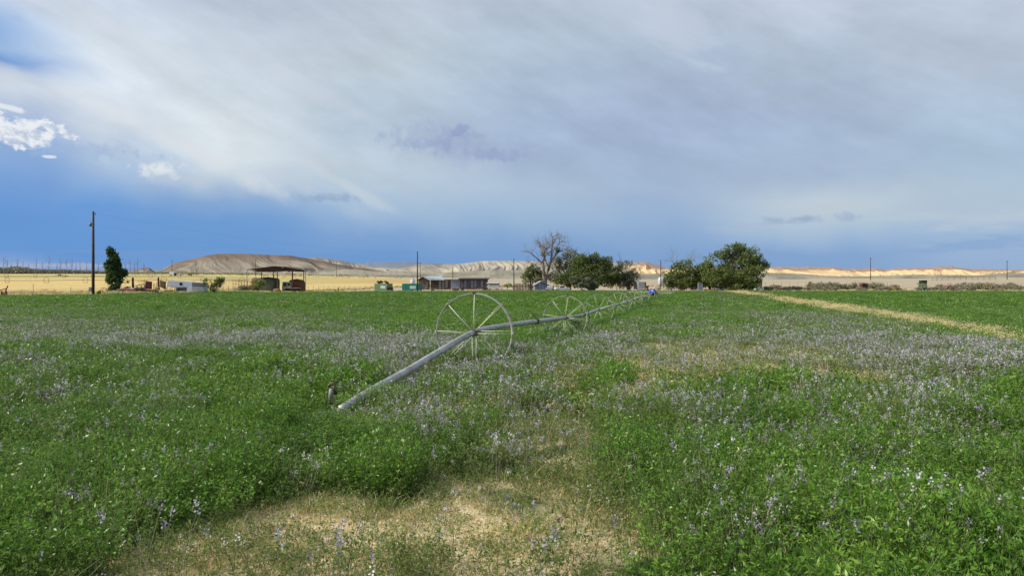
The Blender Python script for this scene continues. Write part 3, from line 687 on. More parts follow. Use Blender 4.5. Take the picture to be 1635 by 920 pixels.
WHITE = mat('white_paint', (0.72, 0.73, 0.74), 0.45, 0, 0.12, 1.5, (0.5, 0.46, 0.4))
SILV = mat('dull_sheet_metal', (0.46, 0.46, 0.44), 0.5, 0.3, 0.2, 1.5, (0.33, 0.3, 0.26))
RUST = mat('rust', (0.16, 0.06, 0.035), 0.9, 0, 0.4, 2.0, (0.07, 0.03, 0.02), 0.3)
REDP = mat('faded_red_paint', (0.30, 0.035, 0.03), 0.6, 0, 0.35, 1.5, (0.13, 0.04, 0.03))
PINKP = mat('sunbleached_red_paint', (0.42, 0.14, 0.12), 0.7, 0, 0.3, 1.5, (0.25, 0.06, 0.05))
YELP = mat('faded_yellow_paint', (0.55, 0.40, 0.07), 0.6, 0, 0.3, 2)
OLVP = mat('olive_green_paint', (0.09, 0.13, 0.05), 0.6, 0, 0.3, 1.5, (0.05, 0.06, 0.03))
MOSSG = mat('pale_green_steel', (0.15, 0.25, 0.13), 0.6, 0, 0.3, 1.2, (0.13, 0.15, 0.09))
TEAL = mat('teal_steel', (0.015, 0.20, 0.16), 0.5, 0, 0.25, 1.2, (0.02, 0.12, 0.1))
RUBBER = mat('black_rubber', (0.02, 0.02, 0.021), 0.85, 0, 0.2, 5)
GLASS = mat('dark_window_glass', (0.02, 0.025, 0.03), 0.12, 0, 0.05, 2, spec=0.6)
TAN = mat('tan_sheet', (0.34, 0.24, 0.13), 0.8, 0, 0.3, 1.5)
TINB = mat('pale_blue_tin_roof', (0.46, 0.56, 0.60), 0.45, 0.2, 0.25, 1.0, (0.3, 0.25, 0.2))
SLATE = mat('slate_blue_siding', (0.15, 0.19, 0.25), 0.8, 0, 0.25, 1.0, (0.1, 0.12, 0.16))
GREYBL = mat('grey_blue_tin', (0.24, 0.26, 0.31), 0.7, 0, 0.3, 1.0, (0.13, 0.13, 0.15))
TARP = mat('grey_green_tarp', (0.105, 0.12, 0.085), 0.85, 0, 0.35, 0.6, (0.07, 0.07, 0.05), 0.3)
HAY = mat('old_hay', (0.26, 0.18, 0.09), 1.0, 0, 0.4, 2.0, (0.13, 0.08, 0.05), 0.6)
ROOFR = mat('rusty_dark_roof', (0.045, 0.025, 0.022), 0.85, 0.0, 0.3, 0.8, (0.09, 0.045, 0.035))
CONC = mat('pale_concrete', (0.52, 0.48, 0.42), 0.9, 0, 0.2, 2)
BARK = mat('dead_bark', (0.30, 0.25, 0.215), 0.95, 0, 0.35, 1.0, (0.16, 0.13, 0.11), 0.5)
BARKD = mat('brown_bark', (0.11, 0.085, 0.065), 0.95, 0, 0.35, 1.0, (0.06, 0.045, 0.035), 0.5)
TWIG = mat('bare_twigs', (0.23, 0.185, 0.17), 0.95, 0, 0.2, 1.0)
ORNG = mat('orange_earth', (0.55, 0.30, 0.15), 1.0, 0, 0.3, 1.0)

# ------------------------------------------------------------------ the wheel line across the field
HUBR = 0.815
hub_px = [(757, 15.4), (902.5, 27.6), (955.5, 40), (988, 52.3), (1010.5, 64.5), (1025, 76.5), (1034.5, 88.5)]
hubs = [at(p, d, HUBR-0.06) for p, d in hub_px]
hubs[0].z = EYE-(531-HY)*15.4/F; hubs[1].z = EYE-(507.5-HY)*27.6/F
rows = {2: 494.5, 3: 485.8, 4: 478.6, 5: 473.8, 6: 470.6}
for i, rw in rows.items(): hubs[i].z = EYE-(rw-HY)*hub_px[i][1]/F
motor = P(1041.5, 468.3, 99); tail = [P(1051, 468.6, 106), P(1058.5, 468.0, 112.5), P(1071, 467.6, 123), P(1078, 467.5, 131)]
WL = empty('wheel_line_sprinkler', (hubs[0].x, hubs[0].y, float(zg(hubs[0].x, hubs[0].y))), label='long grey irrigation pipe on spoked wheels crossing the green field to a blue motor', cat='irrigation line')
wl0 = Vector(WL.location)
dirn = (hubs[0]-hubs[1]).normalized()
p10 = P(600, 621, 10.6); pend = P(546, 655, 9.0)
ctrl = [pend, P(572, 638, 9.7), p10, P(652, 592, 12.0), P(705, 560, 13.6), hubs[0], P(800, 521.5, 18.3), P(856, 513.5, 21.5), hubs[1], P(932, 503.0, 33.8), hubs[2], P(974, 489.8, 46.1), hubs[3], P(1001, 483.0, 58.4), hubs[4], P(1018.5, 476.5, 70.5), hubs[5], P(1030, 472.2, 82.5), hubs[6], motor] + tail
def spline(pts, k=6):
    out = []
    for i in range(len(pts)-1):
        p0 = pts[max(i-1, 0)]; p1 = pts[i]; p2 = pts[i+1]; p3 = pts[min(i+2, len(pts)-1)]
        for j in range(k):
            t = j/k; out.append(0.5*((2*p1)+(p2-p0)*t+(2*p0-5*p1+4*p2-p3)*t*t+(3*p1-p0-3*p2+p3)*t**3))
    return out+[pts[-1]]
path = [p-wl0 for p in spline(ctrl)]
pm = MB(); pm.tube(path, 0.0635, 14); pm.build('pipe', ALU, WL, True)
def yaw_along(a, b): d = b-a; return math.atan2(-d.x, d.y)
def coupler(p, yaw, s=1.0):
    m = MB(); m.ring((0, 0, 0), 0.064, [(0, -0.05), (0.02, -0.05), (0.028, -0.02), (0.028, 0.02), (0.02, 0.05), (0, 0.05)], 'y', 18)
    m.box((0.085, 0, 0.03), (0.05, 0.10, 0.03)); m.box((-0.08, 0, -0.03), (0.04, 0.08, 0.03))
    return m
cp0 = coupler(None, 0).build('coupler', DARKM, WL); first = True
def sprinkler_mesh():
    """riser, levelling weight and impact head"""
    m = MB(); m.tube([(0, 0, 0), (0, 0, 0.05), (0.02, 0, 0.12), (0.05, 0, 0.17), (0.085, 0, 0.18), (0.10, 0, 0.14)], 0.011, 8)
    m.tube([(0.10, 0, 0.16), (0.105, 0, 0.10), (0.105, 0, 0.075)], [0.016, 0.02, 0.013], 8, 1); m.tube([(0.06, 0, 0.10), (0.16, 0, 0.105)], 0.008, 6, 1); m.box((0.155, 0, 0.10), (0.02, 0.03, 0.035), mi=1)
    return m
sp0 = sprinkler_mesh().build('sprinkler', [DARKM, BRASS], WL, True)
coup_pts = [(P(856, 513.5, 21.5), 0), (P(932, 503.0, 33.8), 1), (P(974, 489.8, 46.1), 2), (P(1001, 483.0, 58.4), 3), (P(1018.5, 476.5, 70.5), 4), (P(1030, 472.2, 82.5), 5)]
for i, (p, j) in enumerate(coup_pts):
    q = hubs[j+1] if j+1 < len(hubs) else motor
    c = cp0 if i == 0 else cp0.copy(); s_ = sp0 if i == 0 else sp0.copy()
    if i: COL.objects.link(c); COL.objects.link(s_)
    yw = yaw_along(hubs[j], q)
    c.location = p-wl0; c.rotation_euler = (0, 0, yw); s_.location = p-wl0+Vector((-0.02, -0.03, 0.06)); s_.rotation_euler = (0, 0.15, R(170)+0.4*i)
    s_.scale = (1.0,)*3 if i == 0 else (1.25, 1.25, 1.25)
# hose hanging at the second joint, drain at mid spans
m = MB(); b_ = P(940, 500.5, 33.8)-wl0
m.tube([b_+Vector((0, 0, -0.5)), b_+Vector((0.02, 0, -0.2)), b_+Vector((0.0, 0, 0.05)), b_+Vector((-0.03, 0, 0.18)), b_+Vector((-0.10, 0, 0.28))], 0.014, 6); m.build('drain_hose', DARKM, WL, True)
# wheels: rim band with flanges and lugs, hub plates, eight pairs of spokes
def make_wheel():
    w = empty('wheel', (0, 0, 0)); w.parent = WL
    m = MB(); m.ring((0, 0, 0), HUBR, [(-0.004, -0.045), (0.003, -0.045), (0.006, -0.02), (0.006, 0.02), (0.003, 0.045), (-0.004, 0.045), (-0.020, 0.042), (-0.006, 0.034), (-0.006, -0.034), (-0.020, -0.042)], 'y', 72)
    for k in range(8):
        a = R(45*k+90); m.box(((HUBR+.012)*math.cos(a), 0, (HUBR+.012)*math.sin(a)), (0.05, 0.10, 0.03), ry=-a+math.pi/2, mi=1 if k in (0, 3, 5) else 0)
    m.build('rim', [GALV, DARKM], w, False)
    m = MB(); m.ring((0, -0.07, 0), 0.066, [(0, -0.06), (0.018, -0.06), (0.018, -0.03), (0, -0.03)], 'y', 20); m.ring((0, 0.12, 0), 0.066, [(0, -0.012), (0.018, -0.012), (0.018, 0.012), (0, 0.012)], 'y', 20)
    m.ring((0, 0, 0), 0.066, [(0, -0.10), (0.014, -0.10), (0.014, 0.10), (0, 0.10)], 'y', 20)
    for sx in (-1, 1): m.box((sx*0.085, 0, 0.02), (0.02, 0.16, 0.04))
    m.build('hub', mat('hub_iron', (.22, .20, .17), .6, .3, .5, 20, (.07, .05, .04)), w)
    s0 = None
    for k in range(8):
        if s0 is None:
            m = MB(); m.tube([(0.07, -0.12, -0.012), (HUBR-0.005, -0.03, -0.018)], 0.0065, 6); m.tube([(0.07, 0.12, 0.018), (HUBR-0.005, 0.03, 0.03)], 0.0065, 6); s0 = m.build('spoke_pair', mat('spoke_zinc', (0.74, 0.75, 0.50), 0.5, 0.05, 0.1, 10), w, True); s = s0
        else: s = s0.copy(); COL.objects.link(s); s.parent = w
        s.rotation_euler = (0, R(45*k), 0)
    return w
wh = make_wheel(); wheel_spots = [(h, None) for h in hubs]
for i, h in enumerate(hubs):
    w = wh if i == 0 else copy_tree(wh, WL)
    a = hubs[i-1] if i else hubs[0]-(hubs[1]-hubs[0]); b = hubs[i+1] if i+1 < len(hubs) else motor
    w.location = h-wl0; w.rotation_euler = (0, 0.12*i*i, yaw_along(a, b)*0.9 + [0, 0, .1, -.1, .12, -.35, .2][i])
for i, (p, yw) in enumerate(((tail[1], -0.75), (tail[2], -0.95))):
    w = copy_tree(wh, WL); w.location = p-wl0; w.rotation_euler = (0, 0.3*i+.2, yw)
du = empty('drive_unit', motor-wl0); du.parent = WL; du.rotation_euler = (0, 0, -0.5)
m = MB(); m.box((0.02, 0, 0.30), (0.85, 0.7, 0.5), taper=.82); m.box((-0.32, 0, 0.18), (0.45, .6, .35), taper=.8); m.build('engine_cover', BLUE, du, bevel=0.06)
m = MB(); m.box((0, 0, -0.02), (1.5, 0.1, 0.1)); m.box((0, 0.6, -0.05), (1.4, .08, .08)); m.box((-.7, .3, -.05), (.08, .7, .08)); m.box((.7, .3, -.05), (.08, .7, .08)); m.box((0.1, 0, -0.2), (0.35, .4, .3)); m.build('frame', DARKM, du)
m = MB(); m.box((0.1, -0.353, 0.34), (0.3, 0.008, 0.14)); m.build('name_plate', WHITE, du)
m = MB(); m.tube([Vector((-3.4, 0.2, 0.1)), Vector((0, 0.2, 0.12)), Vector((2.6, .2, .06))], 0.03, 6); m.build('tow_bar', GALV, du)
# tall weeds climbing the pipe: dark leafy plants by the second and third wheel
def weed_plant(px, d, h, rad, seed, label):
    p = plant(seed, 26, 16, rad, h, 0.05, 0, 2, 0.0, lean=0.35, low=0.1, stemw=0.004); V_ = np.concatenate(p.V); F_ = np.concatenate(p.F)
    o = npmesh('tall_weed', V_, F_, [mat('weed_leaf', (0.045, 0.10, 0.04), 0.6, 0, .3, 6)]*6, midx=p.m, v={'v': np.concatenate(p.v)}); o.location = at(px, d); tag(o, label, 'weed', 'tall weeds under the pipe'); return o
weed_plant(921, 29.5, 0.92, 0.16, 901, 'tall dark weed touching the pipe just beyond the second wheel')
weed_plant(880, 25.5, 0.62, 0.30, 902, 'low dark bushy weed below the pipe left of the second wheel')
weed_plant(1029, 78, 0.85, 0.3, 903, 'dark weed clump under the pipe near the blue motor')
# lone sprinkler head at the near end of the pipe
hd = P(533, 626, 9.1)
se = empty('end_sprinkler', (0, 0, 0)); se.parent = WL; se.location = hd-wl0
m = MB(); m.tube([(-0.035, 0, -0.16), (-0.035, 0, -0.05), (-0.025, 0, 0.03), (0.0, 0, 0.065)], [0.03, 0.036, 0.036, 0.018], 10); m.build('levelling_weight', mat('worn_grey_cast', (.24, .23, .21), .6, .3, .4, 20), se, True); se.scale = (.95, .95, .95)
m = MB(); m.tube([(0.02, 0.02, -0.03), (0.0, 0, 0.03), (0.012, 0, 0.085)], [0.028, 0.022, 0.016], 8); m.tube([(-0.05, 0, 0.098), (0.0, 0.0, 0.112), (0.07, 0, 0.126)], [0.012, 0.012, 0.009], 8); m.tube([(-0.05, 0, 0.075), (0.03, 0, 0.09)], 0.007, 6); m.box((-0.055, 0, 0.082), (0.03, .03, .035)); m.tube([(0.02, 0, .11), (0.035, 0, .145), (0.06, 0, .148)], .006, 6); m.build('impact_head', mat('tarnished_bronze', (0.10, 0.085, 0.06), 0.5, .5, .3, 30), se, True)
m = MB(); m.tube([hd-wl0+Vector((-0.03, 0, -0.15)), hd-wl0+Vector((0.0, 0, -0.22)), pend-wl0], 0.02, 8); m.build('riser_pipe', ALU, WL, True)

# ------------------------------------------------------------------ trees
def twigs(mb, p, d, L, r, depth, rg, n=3, spread=0.6, grav=0.0):
    k = 4; pts = [Vector(p)]; q = Vector(p); dd = Vector(d).normalized()
    for i in range(k):
        dd = (dd + Vector((rg.gauss(0, .16), rg.gauss(0, .16), rg.gauss(0, .12)+grav))).normalized(); q = q+dd*L/k; pts.append(q.copy())
    mb.tube(pts, [r*(1-0.6*i/k) for i in range(k+1)], 6 if r > .08 else 4, cap=False)
    if depth <= 0: return
    for i in range(n):
        t = rg.uniform(.3, 1.0); j = min(k-1, int(t*k)); b = pts[j].lerp(pts[j+1], t*k-j)
        a = Vector((rg.gauss(0, 1), rg.gauss(0, 1), rg.gauss(0.25, .8))).normalized()
        twigs(mb, b, dd*(1-spread)+a*spread, L*rg.uniform(.45, .7), r*0.5*(1-t*.3), depth-1, rg, n, spread, grav)
def crown(name, lobes, n, size, m, parent, seed, flat=0.0, asp=0.7, hollow=0.45):
    """leaf faces spread through lobes (cx,cy,cz,rx,ry,rz), in clumps with gaps between"""
    r = np.random.default_rng(seed); P_ = []; lobes = list(lobes)
    for l in list(lobes):
        if l[3] < 1.2: continue
        for _ in range(11):
            d = r.normal(size=3); d[2] = d[2]*.8+.25; d /= np.linalg.norm(d); f = r.uniform(.85, 1.16); q = r.uniform(.12, .27)
            lobes.append((l[0]+d[0]*l[3]*f, l[1]+d[1]*l[4]*f, l[2]+d[2]*l[5]*f, l[3]*q, l[3]*q, l[3]*q*r.uniform(.7, 1.3)))
    W = np.array([l[3]*l[4]*l[5] for l in lobes])**0.7; W /= W.sum()
    for l, w in zip(lobes, W):
        k = int(n*w); d = unit(r, k); q = (hollow+(1-hollow)*r.uniform(0, 1, k)**0.6)[:, None]
        rough = 0.52+0.95*fbm(d[:, 0]*3.4+l[0], d[:, 2]*3.4+d[:, 1]*2.8, seed+int(l[0]*10) % 50, 4)
        P_.append(np.array(l[:3])+d*q*np.array(l[3:6])*rough[:, None])
    C = np.concatenate(P_); k = len(C)
    s_ = size*4.0; gap = fbm(C[:, 0]/s_+C[:, 1]/s_*0.9, C[:, 2]/s_+C[:, 1]/s_*0.6, seed, 3); C = C[gap > 0.45]; k = len(C)
    C = C+r.normal(size=(k, 3))*size*0.3
    a = unit(r, k); b = np.cross(a, unit(r, k)); b /= np.linalg.norm(b, axis=1)[:, None]+1e-6; L = size*r.uniform(.5, 1.3, k)[:, None]
    V_ = np.stack([C-a*L*.5, C+b*L*.5*asp, C+a*L*.5, C-b*L*.5*asp], 1).reshape(-1, 3)
    tone = np.clip(0.25+0.9*(fbm(C[:, 0]/2.0, C[:, 2]/2.0, seed+9, 2)-.2)+r.normal(size=k)*.15, 0, 1)
    return npmesh(name, V_, np.arange(4*k).reshape(-1, 4), [m], v={'v': np.repeat(tone, 4)}, parent=parent)
LG = leafmat('tree_leaf_green', (0.055, 0.085, 0.022), (0.155, 0.20, 0.052), (0.31, 0.35, 0.12), trans=0.42)
LO = leafmat('tree_leaf_grey_olive', (0.09, 0.11, 0.06), (0.18, 0.20, 0.11), (0.30, 0.30, 0.19), trans=0.3)
LY = leafmat('tree_leaf_yellow_green', (0.08, 0.115, 0.025), (0.19, 0.24, 0.06), (0.34, 0.38, 0.13), trans=0.4)
LGR = leafmat('dry_twig_haze', (0.17, 0.145, 0.12), (0.26, 0.22, 0.18), (0.34, 0.29, 0.24), trans=0.1)
LP = leafmat('poplar_leaf', (0.02, 0.05, 0.014), (0.06, 0.12, 0.026), (0.22, 0.28, 0.05), trans=0.35)
def tree(px, d, lobes_px, n, size, m, seed, label, limbs=(), name='leafy_tree', cat='tree', group=None, depthk=0.8, tr=0.35, bark=None, base_row=None, extra=None, twig=None, trunk_top=0.55):
    b = at(px, d); t = empty(name, b, label=label, cat=cat, group=group)
    g = random.Random(seed); k = d/F
    br = HY+(EYE-b.z)/k
    lob = []
    for (cx, cy, rx, ry) in lobes_px: lob.append(((cx-px)*k, g.uniform(-.3, .3)*rx*k, (br-cy)*k, rx*k, rx*k*depthk, ry*k))
    tb = MB()
    L0 = max(lob, key=lambda l: l[3]*l[5])
    for i, l in enumerate(lob):
        end = Vector((l[0], l[1], l[2])); s0 = Vector((g.uniform(-.3, .3)*tr, 0, 0)); midp = Vector((l[0]*.35, l[1]*.3, l[2]*trunk_top))
        tb.tube([s0, s0.lerp(midp, .5)+Vector((0, 0, .1)), midp, midp.lerp(end, .6), end], [tr, tr*.85, tr*.6, tr*.4, tr*.2], 7, cap=False)
        for j in range(5):
            a = Vector((g.gauss(0, 1), g.gauss(0, 1), g.gauss(.3, .8))).normalized(); twigs(tb, end-(end-midp)*g.uniform(0, .5), a, max(l[3], l[5])*.9, tr*.22, 1, g, 3)
    for lm in limbs: lm(tb, b, k, br, g)
    tb.build('trunk', bark or BARKD, t, True)
    crown('crown', lob, n, size, m, t, seed)
    if extra: crown('crown', [((cx-px)*k, 0, (br-cy)*k, rx*k, rx*k*depthk, ry*k) for cx, cy, rx, ry in extra[0]], extra[1], size*.8, extra[2], t, seed+5)['label'] = extra[3]
    if twig:
        mb = MB()
        for (x0, y0, x1, y1, r_) in twig:
            p0 = Vector(((x0-px)*k, g.uniform(-1, 1), (br-y0)*k)); p1 = Vector(((x1-px)*k, g.uniform(-2, 2), (br-y1)*k))
            twigs(mb, p0, p1-p0, (p1-p0).length, r_, 3, g, 4, .42)
        mb.build('dead_branches', BARK, t, True)
    return t
# big trees right of the motor
tree(1168, 222, [(1176,425,40,27),(1190,412,24,20),(1150,424,26,20),(1200,432,20,24),(1172,403,20,13),(1182,396,10,8),(1208,420,14,14),(1140,438,22,18),(1178,445,36,15),(1194,450,20,13),(1158,446,24,12),(1212,428,9,12),(1180,458,34,8),(1150,457,16,7),(1204,457,12,8)], 30000, 0.55, LG, 11,
     'biggest round dark green tree at the right edge of the farmyard', tr=.45, twig=[(1152,420,1160,398,.06),(1140,425,1128,408,.06)])
tree(1090, 226, [(1084,436,20,17),(1100,432,18,15),(1074,445,14,12),(1108,442,16,15),(1092,450,22,9),(1118,436,10,12),(1118,450,10,8),(1088,457,20,6),(1108,456,14,6),(1070,454,9,7)], 14000, 0.5, LY, 12, 'lighter green tree left of the biggest tree, bare twigs at its top',
     twig=[(1078,432,1066,410,.10),(1082,430,1076,411,.08),(1104,428,1108,411,.09),(1112,430,1122,411,.09),(1100,428,1098,416,.06),(1066,445,1058,432,.07)], tr=.3)
tree(1134, 231, [(1128,430,13,14),(1130,438,14,16),(1138,447,14,13),(1124,452,14,9),(1118,440,8,10)], 9000, 0.5, LY, 17, 'small yellow-green tree filling the gap left of the biggest tree', tr=.25)
# middle group
tree(945, 224, [(936,420,22,13),(900,446,14,10),(948,424,26,16),(930,428,20,15),(962,430,20,18),(944,438,36,16),(972,440,14,14),(918,438,14,12),(936,449,22,9),(966,450,18,9),(953,414,14,8),(980,446,12,11),(925,420,12,11),(986,436,8,10)], 24000, 0.5, LG, 13, 'dense rounded green tree in the middle of the farmyard grove', tr=.4)
tree(930, 217, [(930,452,14,8),(918,448,9,7),(945,455,10,5)], 6000, 0.4, LO, 31, 'low grey-green bush at the foot of the dense rounded tree', name='bush', cat='bush', tr=.12)
tree(1004, 226, [(1000,432,15,15),(1010,442,12,13),(988,440,12,14),(996,452,16,8),(986,424,8,8),(1016,452,6,6)], 7500, 0.42, LO, 14, 'thin grey-green tree at the right end of the grove with a dead branch', tr=.25,
     twig=[(1000,440,1026,433,.11),(1004,430,1011,420,.08),(990,425,984,412,.07),(998,440,994,420,.1),(1008,445,1019,430,.1)])
tree(910, 228, [(912,408,12,10),(890,416,9,9),(902,420,16,14),(916,424,12,12),(898,436,16,12),(888,428,9,12),(908,444,16,10),(893,448,14,8)], 7500, 0.42, LO, 15, 'sparse grey-olive tree standing right behind the dead cottonwood', tr=.38,
     twig=[(905,430,898,400,.12),(908,428,916,404,.12),(902,425,920,412,.1),(912,430,922,410,.09),(900,440,886,420,.1),(914,455,911,436,.2)])
tree(847, 236, [(846,436,9,10),(856,442,10,10),(838,444,9,9),(850,428,6,7),(860,436,6,9),(865,446,6,7)], 5500, 0.42, LG, 16, 'loose dark green tree behind the small gabled shed', tr=.22, twig=[(846,440,842,420,.06),(854,440,860,418,.07),(838,445,829,433,.06)])
tree(890, 231, [(884,444,13,8),(900,449,10,6)], 2600, 0.35, LGR, 32, 'bare brownish shrub behind the parked white pickup', name='shrub', cat='shrub', tr=.1)
# dead cottonwood
def dead_tree():
    d = 229; b = at(868, d); t = empty('dead_tree', b, label='tall bare dead cottonwood with pale forked limbs and dark nests', cat='tree'); k = d/F; br = HY+(EYE-b.z)/k; g = random.Random(4)
    def q(x, y, yy=0): return Vector(((x-868)*k, yy, (br-y)*k))
    mb = MB()
    L = [([(869,461),(869,445),(868,432),(867,420),(868,410),(869,400)], .62, .22, 0), ([(870,461),(871,446),(876,430),(880,418),(881,404),(882,392),(882.5,378)], .66, .07, 1.2),
         ([(867,422),(860,415),(854,410),(848,405),(843,402)], .28, .05, -1), ([(868,405),(864,398),(862,390),(861,388)], .16, .04, -.5), ([(869,402),(866,396),(864,393)], .14, .04, 1), ([(869,400),(872,393),(873,388)], .1, .03, 1),
         ([(878,420),(884,412),(890,404),(896,401),(903,398)], .34, .07, 2), ([(886,408),(889,399),(891,392),(894,387)], .16, .04, 1), ([(881,404),(886,396),(893,388),(897,386)], .2, .04, 0), ([(882,394),(885,388),(888,382)], .1, .03, 0),
         ([(876,428),(870,412),(875,400),(877,390)], .18, .05, 3), ([(860,415),(856,424),(850,421)], .1, .03, -2), ([(896,401),(902,404),(908,408)], .12, .03, 1), ([(871,446),(866,436),(858,428)], .2, .05, -2)]
    for pts, r0, r1, yo in L:
        n = len(pts); pp = [q(x, y, yo*i/n*1.4+g.uniform(-.15, .15)) for i, (x, y) in enumerate(pts)]; mb.tube(pp, [r0+(r1-r0)*i/(n-1) for i in range(n)], 8, cap=False)
        for i in range(1, n):
            for j in range(5 if i > n/2 else 2):
                a = (pp[i]-pp[i-1]).normalized()*.6+Vector((g.gauss(0, .8), g.gauss(0, .8), g.gauss(.3, .5))); twigs(mb, pp[i], a, g.uniform(1.2, 2.8), max(.05, r1), 2, g, 4, .5)
    mb.build('trunk', BARK, t, True)
    for x, y, rr in ((868,405,4.5),(870,413,3.5),(891,399,4.0)):
        crown('nest', [((x-868)*k, .8, (br-y)*k, rr*k, rr*k, rr*k*1.2)], 420, .35, LP, t, int(x*7+y))
dead_tree()
# wind-leaned poplar on the left
d_ = 150
tree(186, d_, [(177,402,6,8),(179,411,8,10),(183,414,8,9),(181,424,11,12),(188,424,8,12),(184,437,14,14),(194,438,9,13),(188,449,15,13),(197,450,8,10),(180,455,11,10),(174,449,8,6),(190,461,14,7),(178,461,9,6),(176,432,6,6),(175,418,5,5)], 26000, 0.34, LP, 18, 'tall narrow dark green poplar leaning in the wind beside the utility pole', tr=.22, name='poplar_tree', depthk=.9)
tree(342, 163, [(330,451,8,7),(342,452,12,9),(352,452,8,8),(345,460,10,6),(334,446,5,4),(354,446,4,5)], 3600, 0.27, LG, 19, 'loose dark green bush just right of the grey stock trailer', name='bush', cat='bush', tr=.1)
tree(412, 196, [(412,456,9,8),(406,460,5,5),(418,452,6,6)], 2400, 0.3, LY, 20, 'yellow-green bush in front of the covered haystack', name='bush', cat='bush', tr=.1)
tree(385, 188, [(385,460,9,5),(378,461,5,4),(392,462,5,4)], 1500, 0.28, LO, 21, 'low olive bush left of the haystack beside the pipe corral', name='bush', cat='bush', tr=.06)
tree(158, 126, [(158,467,2.5,3),(156,469,2,2)], 300, 0.18, LG, 22, 'small green weed bush at the foot of the utility pole', name='bush', cat='bush', tr=.03)
tree(811, 222, [(811,456,7,3)], 500, 0.28, LY, 23, 'low yellow-green weeds beside the parked white camper', name='bush', cat='bush', tr=.04)

# bare poplars along the far left horizon and the wood behind them
g = random.Random(9)
bare = [(6,409,5),(12,414,3),(18,418,2),(28,413,3),(37,417,2),(46,420,2),(58,412,4),(68,417,2),(78,408,3),(91,420,1.5),(96,412,3),(107,413,4),(115,410,2.5),(121,418,1.5),(128,415,2),(138,416,2.5),(157,416,2.5),(167,420,2),(201,416,2.5),(208,414,3),(215,417,2),(220,412,3),(230,420,2)]
for i, (x, top, w) in enumerate(bare):
    d = 880+g.uniform(-30, 60); b = at(x, d); k = d/F; H = (437-top)*k+1
    t = empty('bare_poplar', b, label='leafless thin poplar on the far left horizon, '+('left' if x < 149 else 'right')+' of the utility pole', cat='tree', group='bare poplars on the far left horizon' if x < 149 else 'bare poplars right of the utility pole')
    mb = MB(); mb.tube([(0, 0, 0), (g.uniform(-.4, .4), 0, H*.5), (g.uniform(-.6, .6), 0, H)], [.30, .2, .05], 5, cap=False)
    mb.build('trunk', TWIG, t)
    mb = MB()
    for j in range(int(6+w*3)):
        z = H*g.uniform(.12, .9); a = g.uniform(0, 6.28); L = (H-z)*g.uniform(.35, .8); s = w*.16
        mb.tube([(0, 0, z), (math.cos(a)*L*s*.6, math.sin(a)*L*s*.6, z+L*.5), (math.cos(a)*L*s, math.sin(a)*L*s, z+L)], [.10, .06, .03], 3, cap=False)
    mb.build('branches', TWIG, t)
r = np.random.default_rng(3)
def wood(name, xs, rowtop, d0, d1, n, size, m, label):
    px = r.uniform(xs[0], xs[-1][0] if isinstance(xs[-1], tuple) else xs[-1], n); d = r.uniform(d0, d1, n); X_ = (px-CX)/F*d; z0 = zg(X_, d)
    top = np.interp(px, rowtop[0], rowtop[1]); Hh = np.maximum((HY-top)*d/F+EYE-z0, .5); lump = .65+.5*fbm(px/4.0, d/30, 4, 3); z = z0+Hh*lump*r.uniform(0, 1, n)**.7
    a = unit(r, n); b = np.cross(a, unit(r, n)); b /= np.linalg.norm(b, axis=1)[:, None]; L = size*r.uniform(.5, 1.3, n)[:, None]; C = np.c_[X_, d, z]
    V_ = np.stack([C-a*L*.5, C+b*L*.4, C+a*L*.5, C-b*L*.4], 1).reshape(-1, 3)
    o = npmesh(name, V_, np.arange(4*n).reshape(-1, 4), [m], v={'v': np.repeat(r.uniform(0, 1, n), 4)}); tag(o, kind='stuff'); return o
LB = leafmat('far_wood', (0.12, 0.145, 0.11), (0.17, 0.195, 0.145), (0.24, 0.25, 0.18), trans=.25)
wood('woodland', [-200, 172], ([-200, -20, 10, 22, 38, 46, 60, 100, 130, 172], [424, 427, 427.5, 426, 426.5, 428.5, 430, 431, 432, 434.5]), 960, 1060, 26000, 2.4, LB, '')
wood('distant_brush', [195, 420], ([190, 205, 260, 330, 420], [436, 434.5, 434, 435.5, 436]), 700, 930, 2600, 1.3, LO, '')
wood('pasture_brush', [420, 700], ([420, 500, 700], [438.5, 437.5, 440]), 560, 760, 1500, .9, LO, '')

# sagebrush row along the right side
g = random.Random(21); bushes = []
for s in range(5):
    lob = [(g.uniform(-.8, .8), g.uniform(-.6, .6), g.uniform(.4, .9), g.uniform(.6, 1.1), g.uniform(.6, .9), g.uniform(.45, .8)) for _ in range(5)]
    bushes.append((lob, s))
sage_m = leafmat('sagebrush_leaf', (0.15, 0.145, 0.085), (0.28, 0.265, 0.165), (0.42, 0.38, 0.26), trans=.25)
protoS = []
for lob, s in bushes: o = crown('sagebrush', lob, 1500, .24, sage_m, None, 60+s); protoS.append(o)
first_used = [False]*5
x = 1224
spots = []
while x < 1660:
    dens = 1
    if 1444 < x < 1462 or 1388 < x < 1392: x += 3; continue
    spots.append((x+g.uniform(-2, 2), g.uniform(220, 250), g.uniform(.7, 1.55)*(1.25 if 1300 < x < 1370 or 1535 < x < 1590 else .9))); x += g.uniform(3.4, 8.5)
for x in (1302,1308,1332,1340,1345,1560,1575,1580,1610,1616,1402,1396): spots.append((x, 240, 1.75))
for i, (px, d, s) in enumerate(spots):
    j = i % 5
    if not first_used[j]: o = protoS[j]; first_used[j] = True
    else: o = protoS[j].copy(); COL.objects.link(o)
    o.location = at(px, d); o.scale = (s*g.uniform(.8, 1.3), s, s*g.uniform(.75, 1.15)); o.rotation_euler = (0, 0, g.uniform(0, 6.28))
    seg = ('between the biggest tree and the rusty shed' if px < 1376 else 'between the rusty shed and the tall green machine' if px < 1464 else 'right of the tall green machine')
    tag(o, 'grey-green sagebrush in the row '+seg, 'shrub', 'sagebrush '+seg)
